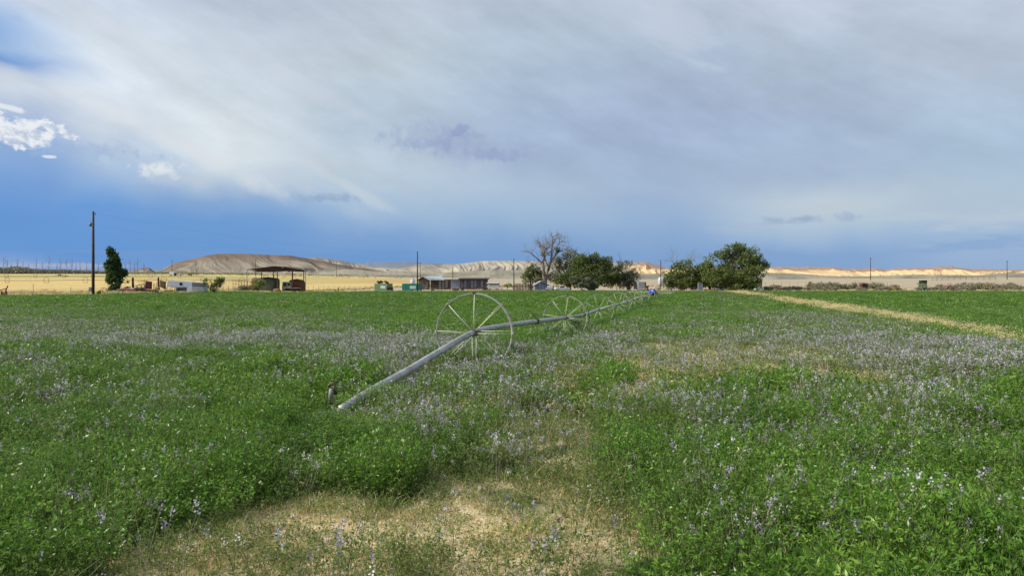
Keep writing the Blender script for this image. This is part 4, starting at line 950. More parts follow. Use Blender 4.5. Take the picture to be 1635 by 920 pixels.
# weedy verge: tufts along the road and yard edges
protW = [tuft(700+i, 60, .35, .5, .02, 3 if i else 1, flat=.7).done('weed_tuft') for i in range(3)]
k = 9000; px = r.uniform(-60, 1700, k); fe = field_edge(px); d = np.where(r.uniform(0, 1, k) < .45, fe+np.abs(r.normal(size=k))*1.6, road_far(px)+r.normal(size=k)*6); X_ = (px-CX)/F*d
scatter('roadside_weeds', protW, np.c_[X_, d, zg(X_, d)-.02], np.repeat(r.uniform(.5, 1.5, k)[:, None], 3, 1), np.c_[np.zeros((k, 2)), r.uniform(0, 6.28, k)], r.integers(0, 3, k))

# ------------------------------------------------------------------ poles, wires
def pole(px, d, top, rad, label, cross=False, lamp=False, base=None, group=None):
    b = at(px, d); H = EYE-(top-HY)*d/F - b.z
    t = empty('utility_pole', b, label=label, cat='utility pole', group=group)
    m = MB(); m.tube([(0, 0, -.3), (0, 0, H*.5), (0, 0, H)], [rad, rad*.88, rad*.72], 10); m.build('post', WOODP, t, True)
    if cross:
        m = MB(); m.box((0, -rad, H-.6), (2.2, .12, .12)); m.build('crossarm', WOODP, t)
        for sx in (-.95, 0, .95):
            m = MB(); m.tube([(sx, -rad, H-.54), (sx, -rad, H-.38)], [.05, .07], 6); m.build('insulator', GREYW, t)
    if lamp:
        m = MB(); m.tube([(0, 0, H-.4), (-.5, 0, H-.1), (-1.1, 0, H-.1)], .04, 6); m.build('lamp_arm', SILV, t); m = MB(); m.box((-1.2, 0, H-.18), (.4, .2, .14), taper=.7); m.build('lamp_head', SILV, t)
    return t, b+Vector((0, 0, H))
tp, top1 = pole(149, 123, 337.5, 0.22, 'tall dark wooden utility pole with a transformer at far left')
H1 = top1.z-tp.location.z
m = MB(); m.tube([(-.02, 0, 0), (0, 0, .55), (0, 0, .66)], [.20, .20, .12], 12); tf = m.build('transformer', mat('grey_transformer', (.22, .26, .24), .5, .2, .2, 3), tp, True); tf.location = (-.44, 0, H1-2.5)
m = MB(); m.tube([(0, 0, .62), (0, 0, .95)], [.04, .03], 6); m.tube([(-.1, 0, .55), (-.28, 0, .45), (-.28, 0, -.05), (-.42, 0, -.2)], .018, 5); c_ = m.build('bushing', GALV, tf)
m = MB(); m.tube([(-.27, -.05, H1-3.0), (-.27, -.05, .8)], .03, 6); m.build('conduit', GALV, tp)
m = MB(); m.tube([(0, 0, H1-.5), (.35, 0, H1-.45)], .04, 6); m.tube([(.35, 0, H1-.55), (.35, 0, H1-.3)], .06, 6); m.build('insulator', GREYW, tp)
m = MB(); m.box((0, 0, 1.25), (.42, .22, .62)); mbx = empty('meter_box', at(144.5, 120), label='grey electric meter box on two legs beside the tall pole', cat='meter box'); m.build('cabinet', mat('meter_grey', (.16, .17, .18), .6), mbx, bevel=.02)
for sx in (-.15, .15): m = MB(); m.tube([(sx, 0, 0), (sx, 0, 1.0)], .03, 6); m.build('leg', GALV, mbx)
m = MB(); m.disc((.05, -.13, 1.28), .09, .06, 'y', 14); m.build('meter', WHITE, mbx)
t666, top2 = pole(666.5, 216, 401.5, .20, 'tall reddish-brown utility pole in front of the teal container')
_, top3 = pole(820.5, 228, 413, .17, 'utility pole at the left end of the dark corral fence')
_, top4 = pole(1055, 238, 415, .17, 'pole with a lamp arm beside the white tank', lamp=True)
_, top5 = pole(1390, 560, 411.5, .28, 'solitary pole standing on the scrub right of the rusty shed', cross=True)
_, top6 = pole(1608, 520, 416, .25, 'pole on the hill slope at the far right', cross=True)
_, top7 = pole(723, 300, 425, .16, 'shorter pole between the open barn and the long shed')
_, t8 = pole(671, 520, 419, .2, 'thin distant pole just right of the tall reddish-brown pole', cross=True)
dp = []
for x, top, lb in ((274.5,415,'distant pole left of the two in front of the brown hill'),(313,415,'distant pole standing before the left slope of the brown hill'),(408,415,'distant pole just left of the hay canopy roof'),(537,417,'distant pole on the pasture between canopy and containers')):
    _, q = pole(x, 640, top, .22, lb, cross=True); dp.append(q)
def wire(a, b, sag, r_, label, n=14):
    m = MB(); pts = []
    for i in range(n+1):
        t = i/n; p = a.lerp(b, t); p.z -= sag*4*t*(1-t); pts.append(p-a)
    m.tube(pts, r_, 4, cap=False); o = m.build('power_line', DARKM); o.location = a; tag(o, label, 'wire'); return o
wire(top1+Vector((.35, 0, -.3)), top2+Vector((0, 0, -.3)), 1.6, .005, 'thin wire from the top of the tall left pole to the reddish-brown pole')
wire(top1+Vector((0, 0, -2.2)), top2+Vector((0, 0, -2.0)), 1.8, .004, 'lower thin wire running right from below the transformer')
seq = dp+[t8]
for i in range(len(seq)-1): wire(seq[i]+Vector((0, -.3, -.35)), seq[i+1]+Vector((0, -.3, -.35)), 1.2, .03, ['distant wire between the two poles left of the brown hill', 'distant wire crossing the face of the brown hill', 'distant wire passing above the hay canopy', 'distant wire from the pasture pole toward the barn'][i])

# ------------------------------------------------------------------ fences
def fence(pxs, label, rail=None, h=1.2, pr=.05, m_=None, wires=3, name='wire_fence', wr=.006, hs=None):
    p0 = at(*pxs[0]); t = empty(name, p0, label=label, cat='fence'); pts = [at(*q)-p0 for q in pxs]
    base = None
    for i, q in enumerate(pts):
        if base is None: mb = MB(); mb.tube([(0, 0, -.2), (0, 0, h)], pr, 6); base = mb.build('post', m_ or GREYW, t); o = base
        else: o = base.copy(); COL.objects.link(o)
        o.parent = t; o.location = q
        if hs: o.scale = (1, 1, hs[i % len(hs)])
    for j in range(wires):
        mb = MB(); z = h*(.3+.65*j/max(1, wires-1)); mb.tube([q+Vector((0, -pr, z)) for q in pts], wr if not rail else rail, 4, cap=False); mb.build('rail' if rail else 'wire', (m_ or GREYW) if rail else GALV, t)
    return t
fence([(-60,131),(53,127),(88,133),(113,131),(141,132)], 'wire fence with few thin posts along the road left of the pole', hs=[1, 1.7, .75, 1.2, .8], pr=.04)
fence([(492+i*8.3, 250) for i in range(12)], 'thin wire fence along the gold stubble left of the green container', h=1.25, pr=.045)
fence([(676+i*7.2, 219) for i in range(11)], 'short post and wire fence right of the teal container', h=1.3, pr=.06, m_=WOODP)
fence([(320+i*9, 172) for i in range(7)], 'thin fence behind the bush right of the stock trailer', h=1.7, pr=.05)
fence([(756+i*9, 222) for i in range(9)], 'brown rail fence behind the white camper', rail=.05, h=1.4, pr=.07, m_=RUST, wires=2)
fence([(1222+i*13, 262) for i in range(16)], 'rusty pipe fence behind the sagebrush left of the rusty shed', rail=.04, h=2.2, pr=.06, m_=GREYW, wires=1)
fence([(1488+i*8, 470) for i in range(3)]+[(1514+i*9.5, 500) for i in range(9)], 'corral rails high on the scrub slope at far right', rail=.07, h=2.6, pr=.12, m_=GREYW, wires=3, hs=[1, 1.2, .8])
fence([(1064+i*6.5, 219) for i in range(10)], 'low dark rail fence under the lighter green tree', rail=.05, h=1.3, pr=.08, m_=DKWOOD, wires=3)
fence([(984+i*5.6, 216) for i in range(7)], 'low rail fence in the shade at the right end of the grove', rail=.05, h=1.5, pr=.07, m_=DKWOOD, wires=3)
fence([(372+i*4.6, 193) for i in range(8)], 'tall pipe corral panels left of the haystack', rail=.04, h=2.9, pr=.05, m_=RUST, wires=3)
# dark corral of upright boards
ct = empty('board_corral', at(821, 226), label='dark board corral fence left of the small gabled shed', cat='fence'); k = 226/F
for j in range(5):
    m = MB(); m.box((16*k, -.08, .35+j*.42), (33*k, .06, .26), mi=0); m.build('board', DKWOOD, ct)
for j in range(8): m = MB(); m.box((j*4.6*k, 0, 1.2), (.22, .2, 2.4)); m.build('post', DKWOOD, ct)
for j, (x, h, lb) in enumerate(((540.0, 1.25, ''),)):
    m = MB(); m.tube([(0, 0, -.1), (0, 0, h)], .14, 8); m.tube([(0, 0, h), (0, 0, h+.05)], .16, 8); o = m.build('bollard_post', mat('dark_red_post', (.09, .02, .03), .7)); o.location = at(540, 218); tag(o, 'lone short dark red post at the field edge left of the green container', 'post')
# white corral posts behind the blue motor
for i, (x, h) in enumerate(((1037.5,1.5),(1040,1.6),(1043.5,1.2),(1045,1.9),(1047.2,1.9),(1049.2,1.9))):
    m = MB(); m.tube([(0, 0, -.1), (0, 0, h)], .10, 8); m.ring((0, 0, h), .1, [(0, 0), (.02, 0), (.0, .05)], 'z', 8); o = m.build('white_post', WHITE); o.location = at(x, 214); tag(o, 'short white post behind the blue motor', 'post', 'white posts behind the blue motor')

# ------------------------------------------------------------------ buildings
def roof_canopy():
    d = 214; b = at(449, d); k = d/F; t = empty('hay_canopy', b, label='open hay canopy with low dark rusty roof on slim posts', cat='canopy'); br = HY+(EYE-b.z)/k
    z = lambda row: (br-row)*k
    xl, xr = (402.5-449)*k, (496.5-449)*k
    m = MB(); y0, y1 = -4.6, 5.0; e0, rg_, e1 = z(430.6), z(425.2), z(430.0); xm = (446-449)*k
    m.prism([(xl, e0), (xm, rg_), (xr, e1), (xr, e1-.14), (xm, rg_-.14), (xl, e0-.14)], y0, y1); m.build('roof', ROOFR, t)
    m = MB()
    for yy in (y0+.3, (y0+y1)/2, y1-.3): m.prism([(xl+2, e0-.55+.3), (xm, rg_-.3), (xr-2, e1-.3), (xr-3, e1-.7), (xm, rg_-1.45), (xl+3, e0-.7)], yy, yy+.12)
    m.build('truss', ROOFR, t)
    for i, (x, yy) in enumerate(((402.8,-4.3),(425.5,-4.3),(450.5,-4.3),(473.6,-4.3),(494.5,-4.3),(428.5,4.5),(460,4.5),(478,4.5))):
        m = MB(); m.tube([((x-449)*k, yy, -.2), ((x-449)*k, yy, z(431.0))], .12 if 410 < x < 490 else .09, 6); m.build('post', RUST if x < 490 and x > 410 else GREYW, t)
    m = MB(); m.tube([((473.6-449)*k, -4.3, z(431.5)), ((463-449)*k, -4.3, z(437.5))], .07, 5); m.tube([((463-449)*k, -4.3, z(437.5)), ((480-449)*k, -4.2, z(437.8))], .06, 5); m.build('brace', RUST, t)
    m = MB(); m.box(((493.5-449)*k, -4.8, z(432)), (1.3, .3, .05), ry=.62); m.build('loose_roof_sheet', WHITE, t)
roof_canopy()
def mound(name, px, d, w, h, dp, m_, label, cat, seed, boxy=.6, yo=0, lean=0):
    """stack with rounded, uneven sides"""
    nu, nv = 28, 12; V_ = []; g_ = random.Random(seed)
    for j in range(nv+1):
        t = j/nv; s = (1-t**(2+boxy*16))**.5 if t < 1 else 0.0
        for i in range(nu):
            a = 2*math.pi*i/nu; e = 1/(2+boxy*7); c, s_ = math.cos(a), math.sin(a); cx_ = math.copysign(abs(c)**(2*e), c); sy_ = math.copysign(abs(s_)**(2*e), s_)
            n_ = 1+float(fbm(c*1.5+seed, s_*1.5+t*2, seed, 3)-.5)*.14; V_.append((cx_*w/2*s*n_+lean*t, sy_*dp/2*s*n_, h*t*(1+float(vn(c*1.7, s_*1.7, seed)-.5)*.06)))
    Fq = [(j*nu+i, j*nu+(i+1) % nu, (j+1)*nu+(i+1) % nu, (j+1)*nu+i) for j in range(nv) for i in range(nu)]
    o = npmesh(name, V_, Fq, [m_], smooth_=True); b = at(px, d); o.location = b+Vector((0, yo, 0)); tag(o, label, cat); return o
mound('tarped_haystack', 428, 215, M(31, 215), M(23.5, 215), 5.5, TARP, 'long haystack under a grey-green tarp beneath the canopy', 'haystack', 5, .8)
mound('hay_bale_stack', 408.5, 216, M(10, 216), M(21, 216), 3.5, HAY, 'brown bale stack at the left end under the canopy', 'bale stack', 6, .9)
mound('rusty_hay_pile', 476, 213, M(21, 213), M(21.5, 213), 4.5, mat('red_brown_hay', (.13, .06, .035), 1, 0, .4, 2, (.06, .03, .02), .5), 'red-brown rounded stack under the right end of the canopy', 'haystack', 7, .55, lean=-.4)
mound('earth_pile', 442, 207, M(12, 207), M(7, 207), 2.0, HAY, 'low tan straw heap in front of the tarped haystack', 'heap', 8, .1)
mound('bale_stack', 397, 200, M(12, 200), M(10, 200), 2.5, HAY, 'low brown bale stack beside the left canopy post', 'bale stack', 9, .9)
for i, (x, w, lb) in enumerate(((419,5,'leftmost'),(434,3,''),(446,13,'longest'),(465,9,''))):
    mound('concrete_block', x, 200, M(w, 200), .28, .7, CONC, ['small pale concrete slab left of the others before the canopy', 'smallest pale concrete slab before the tarped haystack', 'longest pale concrete slab before the canopy', 'pale concrete slab before the parked truck'][i], 'slab', 30+i, .9)
# vehicles -------------------------------------------------------------------
def wheel_part(t, x, y, r_, w, m_=None):
    a = empty('wheel', (x, y, r_)); a.parent = t
    m = MB(); m.ring((0, 0, 0), r_*.62, [(0, -w/2), (r_*.32, -w/2), (r_*.38, -w/3), (r_*.38, w/3), (r_*.32, w/2), (0, w/2)], 'y', 22); m.build('tyre', RUBBER, a, True)
    m = MB(); m.disc((0, 0, 0), r_*.63, w*.7, 'y', 16); m.disc((0, 0, 0), r_*.18, w*.95, 'y', 8); m.build('rim', m_ or SILV, a)
def body(t, poly, y0, y1, m_, name='body', bev=.06):
    m = MB(); m.prism(poly, y0, y1); return m.build(name, m_, t, bevel=bev)
def truck(px, d, yaw, L, paint, label, flip=1, name='pickup_truck', cat='pickup', H=1.8):
    t = empty(name, at(px, d), yaw, label=label, cat=cat); s = L/5.4; f = flip; h = H/1.8
    q = lambda P_: [(f*x*s, z*h) for x, z in P_]
    body(t, q([(-2.7,.5),(2.6,.5),(2.7,.8),(2.65,1.05),(1.35,1.15),(-2.7,1.15)]), -.95, .95, paint)
    c = body(t, q([(1.3,1.12),(.85,1.75),(-.35,1.8),(-.75,1.12)]), -.82, .82, paint, 'cab')
    for y in (-.83, .83):
        m = MB(); m.prism(q([(1.1,1.2),(.75,1.66),(.3,1.68),(.3,1.2)]), y-.006, y+.006); m.prism(q([(.2,1.2),(.2,1.68),(-.3,1.7),(-.58,1.2)]), y-.006, y+.006); m.build('window', GLASS, t)
    m = MB(); m.prism(q([(1.335,1.14),(.9,1.72),(.88,1.72),(1.31,1.14)]), -.7, .7); m.build('windscreen', GLASS, t)
    for x in (1.7, -1.6):
        for y in (-.85, .85): wheel_part(t, f*x*s, y, .38*h, .24)
    for y in (-.7, .7): m = MB(); m.box((f*2.68*s, y, .85*h), (.06, .25, .16)); m.build('headlight', GLASS, t)
    return t
# old truck under the canopy
ot = empty('old_truck', at(461, 211), 0, label='old olive cab truck parked under the canopy right of the haystack', cat='truck'); 
body(ot, [(-1.6,.5),(3.6,.5),(3.6,1.35),(.9,1.45),(.9,3.0),(-1.5,3.1),(-1.7,1.5)], -1, 1, mat('faded_olive_cab', (.25, .25, .17), .6, 0, .3, 2), 'cab', .08)
m = MB(); m.prism([(-1.3,1.9),(-1.2,2.8),(-.3,2.8),(-.3,1.9)], -1.03, -1.0); m.prism([(.0,2.0),(.0,2.75),(.65,2.75),(.65,2.0)], -1.03, -1.0); m.build('window', GLASS, ot)
m = MB(); m.box((1.6, 0, .9), (4.4, 2.0, .5)); m.build('bed', RUST, ot)
for x in (-.9, 2.6):
    for y in (-.85, .85): wheel_part(ot, x, y, .5, .3)
truck(879, 217, 1.3, 4.8, mat('grey_car_paint', (.30, .32, .33), .4, .2, .2, 1.5), 'grey pickup parked right beside the small gabled shed')
truck(897, 216, .25, 4.6, WHITE, 'white pickup parked left of the dark tree trunk', flip=-1)
truck(1147, 224, 1.1, 4.2, WHITE, 'white pickup in the shade under the biggest tree', flip=-1)
truck(1213, 232, .1, 3.2, WHITE, 'low white car just right of the biggest tree', name='parked_car', cat='car', H=1.2)
# gooseneck horse trailer
def gooseneck():
    d = 166; t = empty('horse_trailer', at(289, d), .05, label='white gooseneck horse trailer with a small dark window', cat='trailer'); k = d/F; br = HY+(EYE-t.location.z)/k
    q = lambda P_: [((x-289)*k, (br-y)*k) for x, y in P_]
    PB = mat('trailer_white', (.60, .64, .74), .4, .1, .1, 1.0)
    body(t, q([(270,457.5),(270.3,449.6),(272,448.2),(308.5,449.6),(308.5,466.6),(301,466.6),(301,459),(281,459)]), -1.1, 1.1, PB)
    m = MB(); m.prism(q([(289.8,451.3),(289.8,455.8),(294,455.8),(294,451.3)]), -1.13, -1.1); m.build('window', GLASS, t)
    m = MB(); m.prism(q([(270.2,457.6),(281,459.1),(301,459.1),(301,458.1),(281,458.0),(270.2,456.8)]), -1.12, -1.101); m.build('trim', SILV, t)
    m = MB(); m.prism(q([(283,459.3),(283,466),(300.5,466),(300.5,459.3)]), -.6, .6); m.build('storage_panel', SLATE, t)
    m = MB(); m.tube([((280-289)*k, 0, (br-458)*k), ((279-289)*k, 0, .35)], .09, 6); m.build('hitch', DARKM, t)
    for x in (286, 289.5): wheel_part(t, (x-289)*k, -.9, .38, .22); wheel_part(t, (x-289)*k, .9, .38, .22)
gooseneck()
def stock():
    d = 165; t = empty('stock_trailer', at(319.2, d), .03, label='grey stock trailer with two dark slot openings behind the horse trailer', cat='trailer'); k = d/F; br = HY+(EYE-t.location.z)/k
    q = lambda P_: [((x-319.2)*k, (br-y)*k) for x, y in P_]
    body(t, q([(309.2,466),(309.2,451),(311,450.3),(328.5,451.5),(329.3,452.5),(329.3,466)]), -1.05, 1.05, mat('stock_grey', (.47, .46, .47), .5, .2, .2, 1.5))
    for a, b in ((452.2,453.5),(455.2,456.4)): m = MB(); m.prism(q([(309.5,a),(309.5,b),(328.8,b+.9),(328.8,a+.9)]), -1.08, -1.05); m.build('vent_slot', DARKM, t)
    for x in (317, 321): wheel_part(t, (x-319.2)*k, -.8, .38, .22); wheel_part(t, (x-319.2)*k, .8, .38, .22)
stock()
# camper bus by the fence
def camper():
    d = 217; t = empty('camper', at(788, d), -.06, label='white camper with a dark window band at the field edge', cat='camper'); k = d/F; br = HY+(EYE-t.location.z)/k
    q = lambda P_: [((x-788)*k, (br-y)*k) for x, y in P_]
    body(t, q([(778,459.6),(777.8,456.8),(781.5,455.8),(782.4,454.5),(797.6,454.5),(797.8,459.8)]), -1.1, 1.1, mat('camper_cream', (.60, .56, .48), .5, 0, .3, 1))
    body(t, q([(777.4,453.2),(777.8,451.6),(797.5,451.2),(798,453.2)]), -1.25, 1.25, WHITE, 'roof')
    body(t, q([(779.5,454.6),(779.5,453.2),(797.4,453.2),(797.4,454.6)]), -1.05, 1.05, GLASS, 'window_band', .01)
    for x in (780.5, 794): wheel_part(t, (x-788)*k, -.95, .42, .25); wheel_part(t, (x-788)*k, .95, .42, .25)
camper()
o = mound('black_tarp_heap', 774, 219, M(7, 219), M(5, 219), 1.2, RUBBER, 'low black tarp heap in front of the white camper', 'heap', 41, .3)
# containers
def container(px, d, xs, yaw_end, paint, label):
    xa, xb, xc, t0, b0 = xs; k = d/F
    t = empty('shipping_container', at((xb+xc)/2, d), 0, label=label, cat='container'); br = HY+(EYE-t.location.z)/k
    L, W, H = (xc-xb)*k*1.12, 2.44, (b0-t0)*k
    t.rotation_euler = (0, 0, R(yaw_end))
    m = MB(); n = 22
    m.box((0, 0, H/2), (L-.1, W-.1, H-.1)); m.build('body', paint, t)
    m = MB()
    for i in range(n): m.box((-L/2+.2+i*(L-.4)/(n-1), -W/2+.03, H/2), (.12, .05, H-.35)); m.box((-L/2+.2+i*(L-.4)/(n-1), W/2-.03, H/2), (.12, .05, H-.35))
    m.build('corrugation', paint, t)
    m = MB()
    for sx in (-1, 1):
        for sy in (-1, 1): m.box((sx*(L/2-.07), sy*(W/2-.07), H/2), (.16, .16, H))
        for z in (.08, H-.08): m.box((sx*(L/2-.06), 0, z), (.12, W-.33, .15))
    for sy in (-1, 1):
        for z in (.08, H-.08): m.box((0, sy*(W/2-.06), z), (L-.33, .12, .15))
    m.build('frame', paint, t)
    for sy in (-1, 1):
        m = MB(); m.box((-L/2-.01, sy*W*.245, H/2), (.06, W*.46, H-.35)); dr = m.build('door', paint, t)
        m = MB()
        for yy in (.35, -.3): m.tube([(-L/2-.07, sy*(W*.245+yy), .2), (-L/2-.07, sy*(W*.245+yy), H-.2)], .02, 6)
        m.build('locking_bar', GALV, dr)
    # white panel of lettering, rows of marks too small to read
    m = MB(); m.box((L*.18, -W/2-.012, H*.56), (L*.36, .02, H*.32)); lp = m.build('sign_panel', mat('pale_panel', (.55, .62, .58), .6, 0, .2, 3), t)
    m = MB()
    for r_ in range(2):
        for i in range(9): m.box((L*.03+i*L*.036, -W/2-.026, H*(.63-.13*r_)), (L*.022, .008, H*.075))
    m.build('lettering', paint, lp)
    return t, k, br
container(607, 226, (590, 600, 624.5, 448.3, 460.8), -34, MOSSG, 'pale green shipping container with tyres piled on its roof')
container(654, 219, (638, 645, 670.5, 449.0, 462.2), -22, TEAL, 'teal shipping container behind the tall reddish-brown pole')
cb = at(608, 226)
g = random.Random(2)
for i in range(13):
    m = MB(); rr = g.uniform(.32, .45); m.ring((0, 0, 0), rr*.72, [(0, -.1), (rr*.22, -.12), (rr*.3, -.06), (rr*.3, .06), (rr*.22, .12), (0, .1)], 'z', 16)
    o = m.build('old_tyre', RUBBER, None, True); lx = g.uniform(-1.6, 2.3); o.location = cb+Vector((lx, g.uniform(-.6, .6)-lx*.5, 2.50+g.uniform(.05, .5))); o.rotation_euler = (g.uniform(-.9, .9), g.uniform(-.6, .6), 0)
    tag(o, 'black tyre piled on the roof of the pale green container', 'tyre', 'tyres on the pale green container')
m = MB(); m.prism([(-1.0,0),(.9,0),(.55,1.4),(-1.0,1.4)], -.8, .8); dk = m.build('shadow_bin', mat('bin_shadow_dark', (.02, .03, .025), .7), None, bevel=.04); dk.location = at(623.5, 221); tag(dk, 'sloped bin, dark as the shadow, against the pale green container', 'bin')  # bin in the container's shadow; that shade is put into its colour
mound('boulder', 662, 213, 1.1, .45, .8, CONC, 'pale boulder at the foot of the tall reddish-brown pole', 'boulder', 44, .2)
# white tank trailer behind
tk = empty('white_tank', at(659, 262), label='white round tank behind the teal container', cat='tank'); m = MB(); m.tube([(0, 0, .4), (0, 0, 2.9), (0, 0, 3.2)], [.85, .85, .25], 20); m.build('barrel', mat('pale_tank_paint', (.5, .52, .55), .6), tk, True); m = MB(); m.disc((0.3, 0, 3.2), .2, .35, 'z', 10); m.build('lid', DARKM, tk)
m = MB()
for a in range(4): m.box((.6*math.cos(a*1.57+.7), .6*math.sin(a*1.57+.7), .2), (.12, .12, .4))
m.build('stand', RUST, tk)
# open barn
def barn():
    d = 246; t = empty('open_barn', at(676, d), 0, label='open-fronted barn with pale blue tin roof and brown gable', cat='barn'); k = d/F; br = HY+(EYE-t.location.z)/k
    z = lambda r_: (br-r_)*k; x = lambda p: (p-676)*k
    e, rd = z(446.6), z(441.8); L = x(718)-x(685)
    # gable end faces the camera at left, long open side to the right
    t.rotation_euler = (0, 0, R(0))
    m = MB(); m.prism([(x(668),0),(x(668),e),(x(676),rd-.2),(x(685),e),(x(685),0)], 0, .2); m.build('gable_wall', mat('brown_boards', (.17, .13, .11), .9, 0, .35, 1, (.1, .07, .06)), t)
    m = MB(); n0 = (x(666.3), e-.15); n1 = (x(676), rd); 
    V_ = [(n0[0], -1, n0[1]), (n1[0], -1, n1[1]), (x(700), 6, n1[1]+.05), (x(690), 6, e)]; 
    m.add([(*v[:2], v[2]) for v in V_]+[(v[0], v[1], v[2]-.15) for v in V_], [(0, 1, 2, 3), (7, 6, 5, 4), (0, 4, 5, 1), (1, 5, 6, 2), (2, 6, 7, 3), (3, 7, 4, 0)])
    m.build('roof', ROOFR, t)
    V_ = [(x(676), -1, rd+.02), (x(685.5), -1.2, e-.05), (x(710.5), -1.2, e-.1), (x(702.5), 5, rd+.25)]
    m = MB(); m.add(V_+[(v[0], v[1], v[2]-.12) for v in V_], [(0, 1, 2, 3), (7, 6, 5, 4), (0, 4, 5, 1), (1, 5, 6, 2), (2, 6, 7, 3), (3, 7, 4, 0)]); m.build('roof', TINB, t)['label'] = 'pale blue tin roof slope'
    m = MB(); m.box(((x(685)+x(718))/2, 4.5, e/2), (L, .15, e-.2)); m.build('back_wall', DKWOOD, t)
    for p in (686,691,697.5,700,705.5,710.5,717.5): m = MB(); m.box((x(p), -.6, e/2), (.28, .28, e)); m.build('post', WOODP, t)
    m = MB(); m.box((x(702.6), -.4, e*.5), (1.0, .1, e*.8)); m.box((x(708), -.4, e*.5), (.8, .1, e*.8)); m.box((x(712.5), -.4, e*.55), (1.1, .1, e*.75)); m.build('side_panel', mat('weathered_panel', (.27, .25, .24), .9, 0, .3, 1), t)
    m = MB(); m.box((x(714), 1.2, e+.02), (x(718)-x(709), 4.2, .12), ry=.04); m.build('lean_to_roof', DKWOOD, t)
    m = MB(); m.box((x(681.5), -.12, e*.45), (.9, .08, e*.65), ry=.2); m.build('leaning_board', GREYW, t)
barn()
def shed_box(name, x0, x1, top, d, dep, wallm, roofm, label, ov=.3, slope=.06):
    t = empty(name, at((x0+x1)/2, d), label=label, cat='shed'); k = d/F; br = HY+(EYE-t.location.z)/k; h = (br-top)*k; w = (x1-x0)*k
    m = MB(); m.box((0, dep/2, h/2-.1), (w-.3, dep-.3, h-.2)); m.build('wall', wallm, t)
    m = MB(); m.box((0, dep/2, h+.02), (w+ov, dep+ov*2, .16), rx=slope); m.build('roof', roofm, t); return t, k, h, w
shed_box('grey_shed', 719, 735.5, 446.2, 262, 4, GREYBL, GREYBL, 'plain grey-blue shed between the open barn and the long dark shed')
t, k, h, w = shed_box('long_shed', 733.5, 779, 445.2, 250, 5, mat('long_shed_wall', (.10, .10, .115), .9, 0, .3, .7, (.2, .2, .22)), ROOFR, 'long low dark shed with thin flat roof', ov=.8, slope=.05)
for i in range(9): m = MB(); m.box((-w/2+.3+i*(w-.6)/8, -.1, h/2), (.2, .2, h-.1)); m.build('post', DKWOOD, t)
for i in (1, 3, 4, 6): m = MB(); m.box((-w/2+.3+(i+.5)*(w-.6)/8, .12, h*.5), (.85, .04, h*.7)); m.build('panel', GREYBL, t)
# gabled small shed
gs = empty('gabled_shed', at(865, 219), R(6), label='small slate-blue shed with pale gabled roof beside the dead tree', cat='shed'); k = 219/F
m = MB(); m.prism([(-10.8*k,0),(10.8*k,0),(10.8*k,10.3*k),(0,16*k),(-10.8*k,10.3*k)], 0, 4); m.build('wall', SLATE, gs)
m = MB(); m.prism([(-12.6*k,9.4*k),(0,16.3*k),(12.6*k,9.4*k),(12.6*k,10.1*k),(0,17.1*k),(-12.6*k,10.1*k)], -.35, 4.4); m.build('roof', mat('pale_shingle', (.33, .31, .30), .9), gs)
for sx in (-1, 1): m = MB(); m.box((sx*.42, -.04, 1.0), (.78, .06, 2.0)); m.build('door', mat('shed_door', (.20, .23, .28), .8), gs)
m = MB(); m.box((-3.2*k, -.05, 11.6*k), (.2, .06, .3)); m.build('lamp', WHITE, gs)
# benches and junk in front of long shed
def table(px, d, w, m_, label, h=.75):
    t = empty('field_bench', at(px, d), label=label, cat='bench'); m = MB(); m.box((0, 0, h), (w, .7, .12)); m.build('top', m_, t)
    for sx in (-.45, .45):
        m = MB(); m.box((sx*w, 0, h/2-.03), (.12, .6, h-.06)); m.build('leg', RUST, t)
table(766, 226, 1.9, mat('salmon_wood', (.5, .3, .24), .8), 'salmon-topped bench in front of the long dark shed')
table(749, 228, .9, REDP, 'small red bench in front of the long dark shed', .8)
m = MB(); m.ring((0, 0, .6), .5, [(0, -.05), (.07, -.05), (.07, .05), (0, .05)], 'y', 20); m.ring((1.0, .2, .4), .35, [(0, -.05), (.07, -.05), (.07, .05), (0, .05)], 'y', 20); m.tube([(-.8, 0, .2), (0, 0, .6), (1.0, .2, .4)], .06, 6); o = m.build('red_hay_rake', PINKP); o.location = at(754.5, 220); tag(o, 'faded red rake wheels in front of the long dark shed', 'hay rake')
# right of grove: box trailer, tank, heap, cow, toilet box
t = empty('box_trailer', at(1021.5, 224), .15, label='pale grey box trailer partly hidden by the grove', cat='trailer'); k = 224/F
m = MB(); m.box((0, 0, 1.75), (2.4, 4.5, 2.3)); m.build('body', SILV, t, bevel=.05); m = MB(); m.box((1.0, -.0, 1.6), (.5, 4.56, 2.5)); m.build('door', mat('brown_grey_door', (.2, .16, .14), .8), t)
for sx in (-1, 1): wheel_part(t, sx*.9, -1.2, .42, .25)
t = empty('white_cone_tank', at(1056, 262), label='pale white storage bin behind the lamp pole', cat='tank'); m = MB(); m.tube([(0, 0, .9), (0, 0, 1.3), (0, 0, 3.6), (0, 0, 4.2)], [.5, 1.15, 1.15, .3], 20); m.build('barrel', mat('pale_tank_paint', (.55, .58, .62), .6), t, True)
m = MB()
for a in range(4): m.tube([(1.0*math.cos(a*1.57+.7), 1.0*math.sin(a*1.57+.7), 0), (1.0*math.cos(a*1.57+.7), 1.0*math.sin(a*1.57+.7), 1.4)], .06, 5)
m.build('stand', DARKM, t)
mound('orange_heap', 1043, 240, M(24, 240), M(6, 240), 4, ORNG, 'orange earth heap behind the blue motor', 'heap', 51, .0)
mound('orange_bank', 1062, 235, M(16, 235), M(3.2, 235), 3, mat('yellow_weeds', (.33, .27, .08), 1, 0, .4, 2), 'low yellow-green weedy bank right of the orange heap', 'bank', 52, .0)
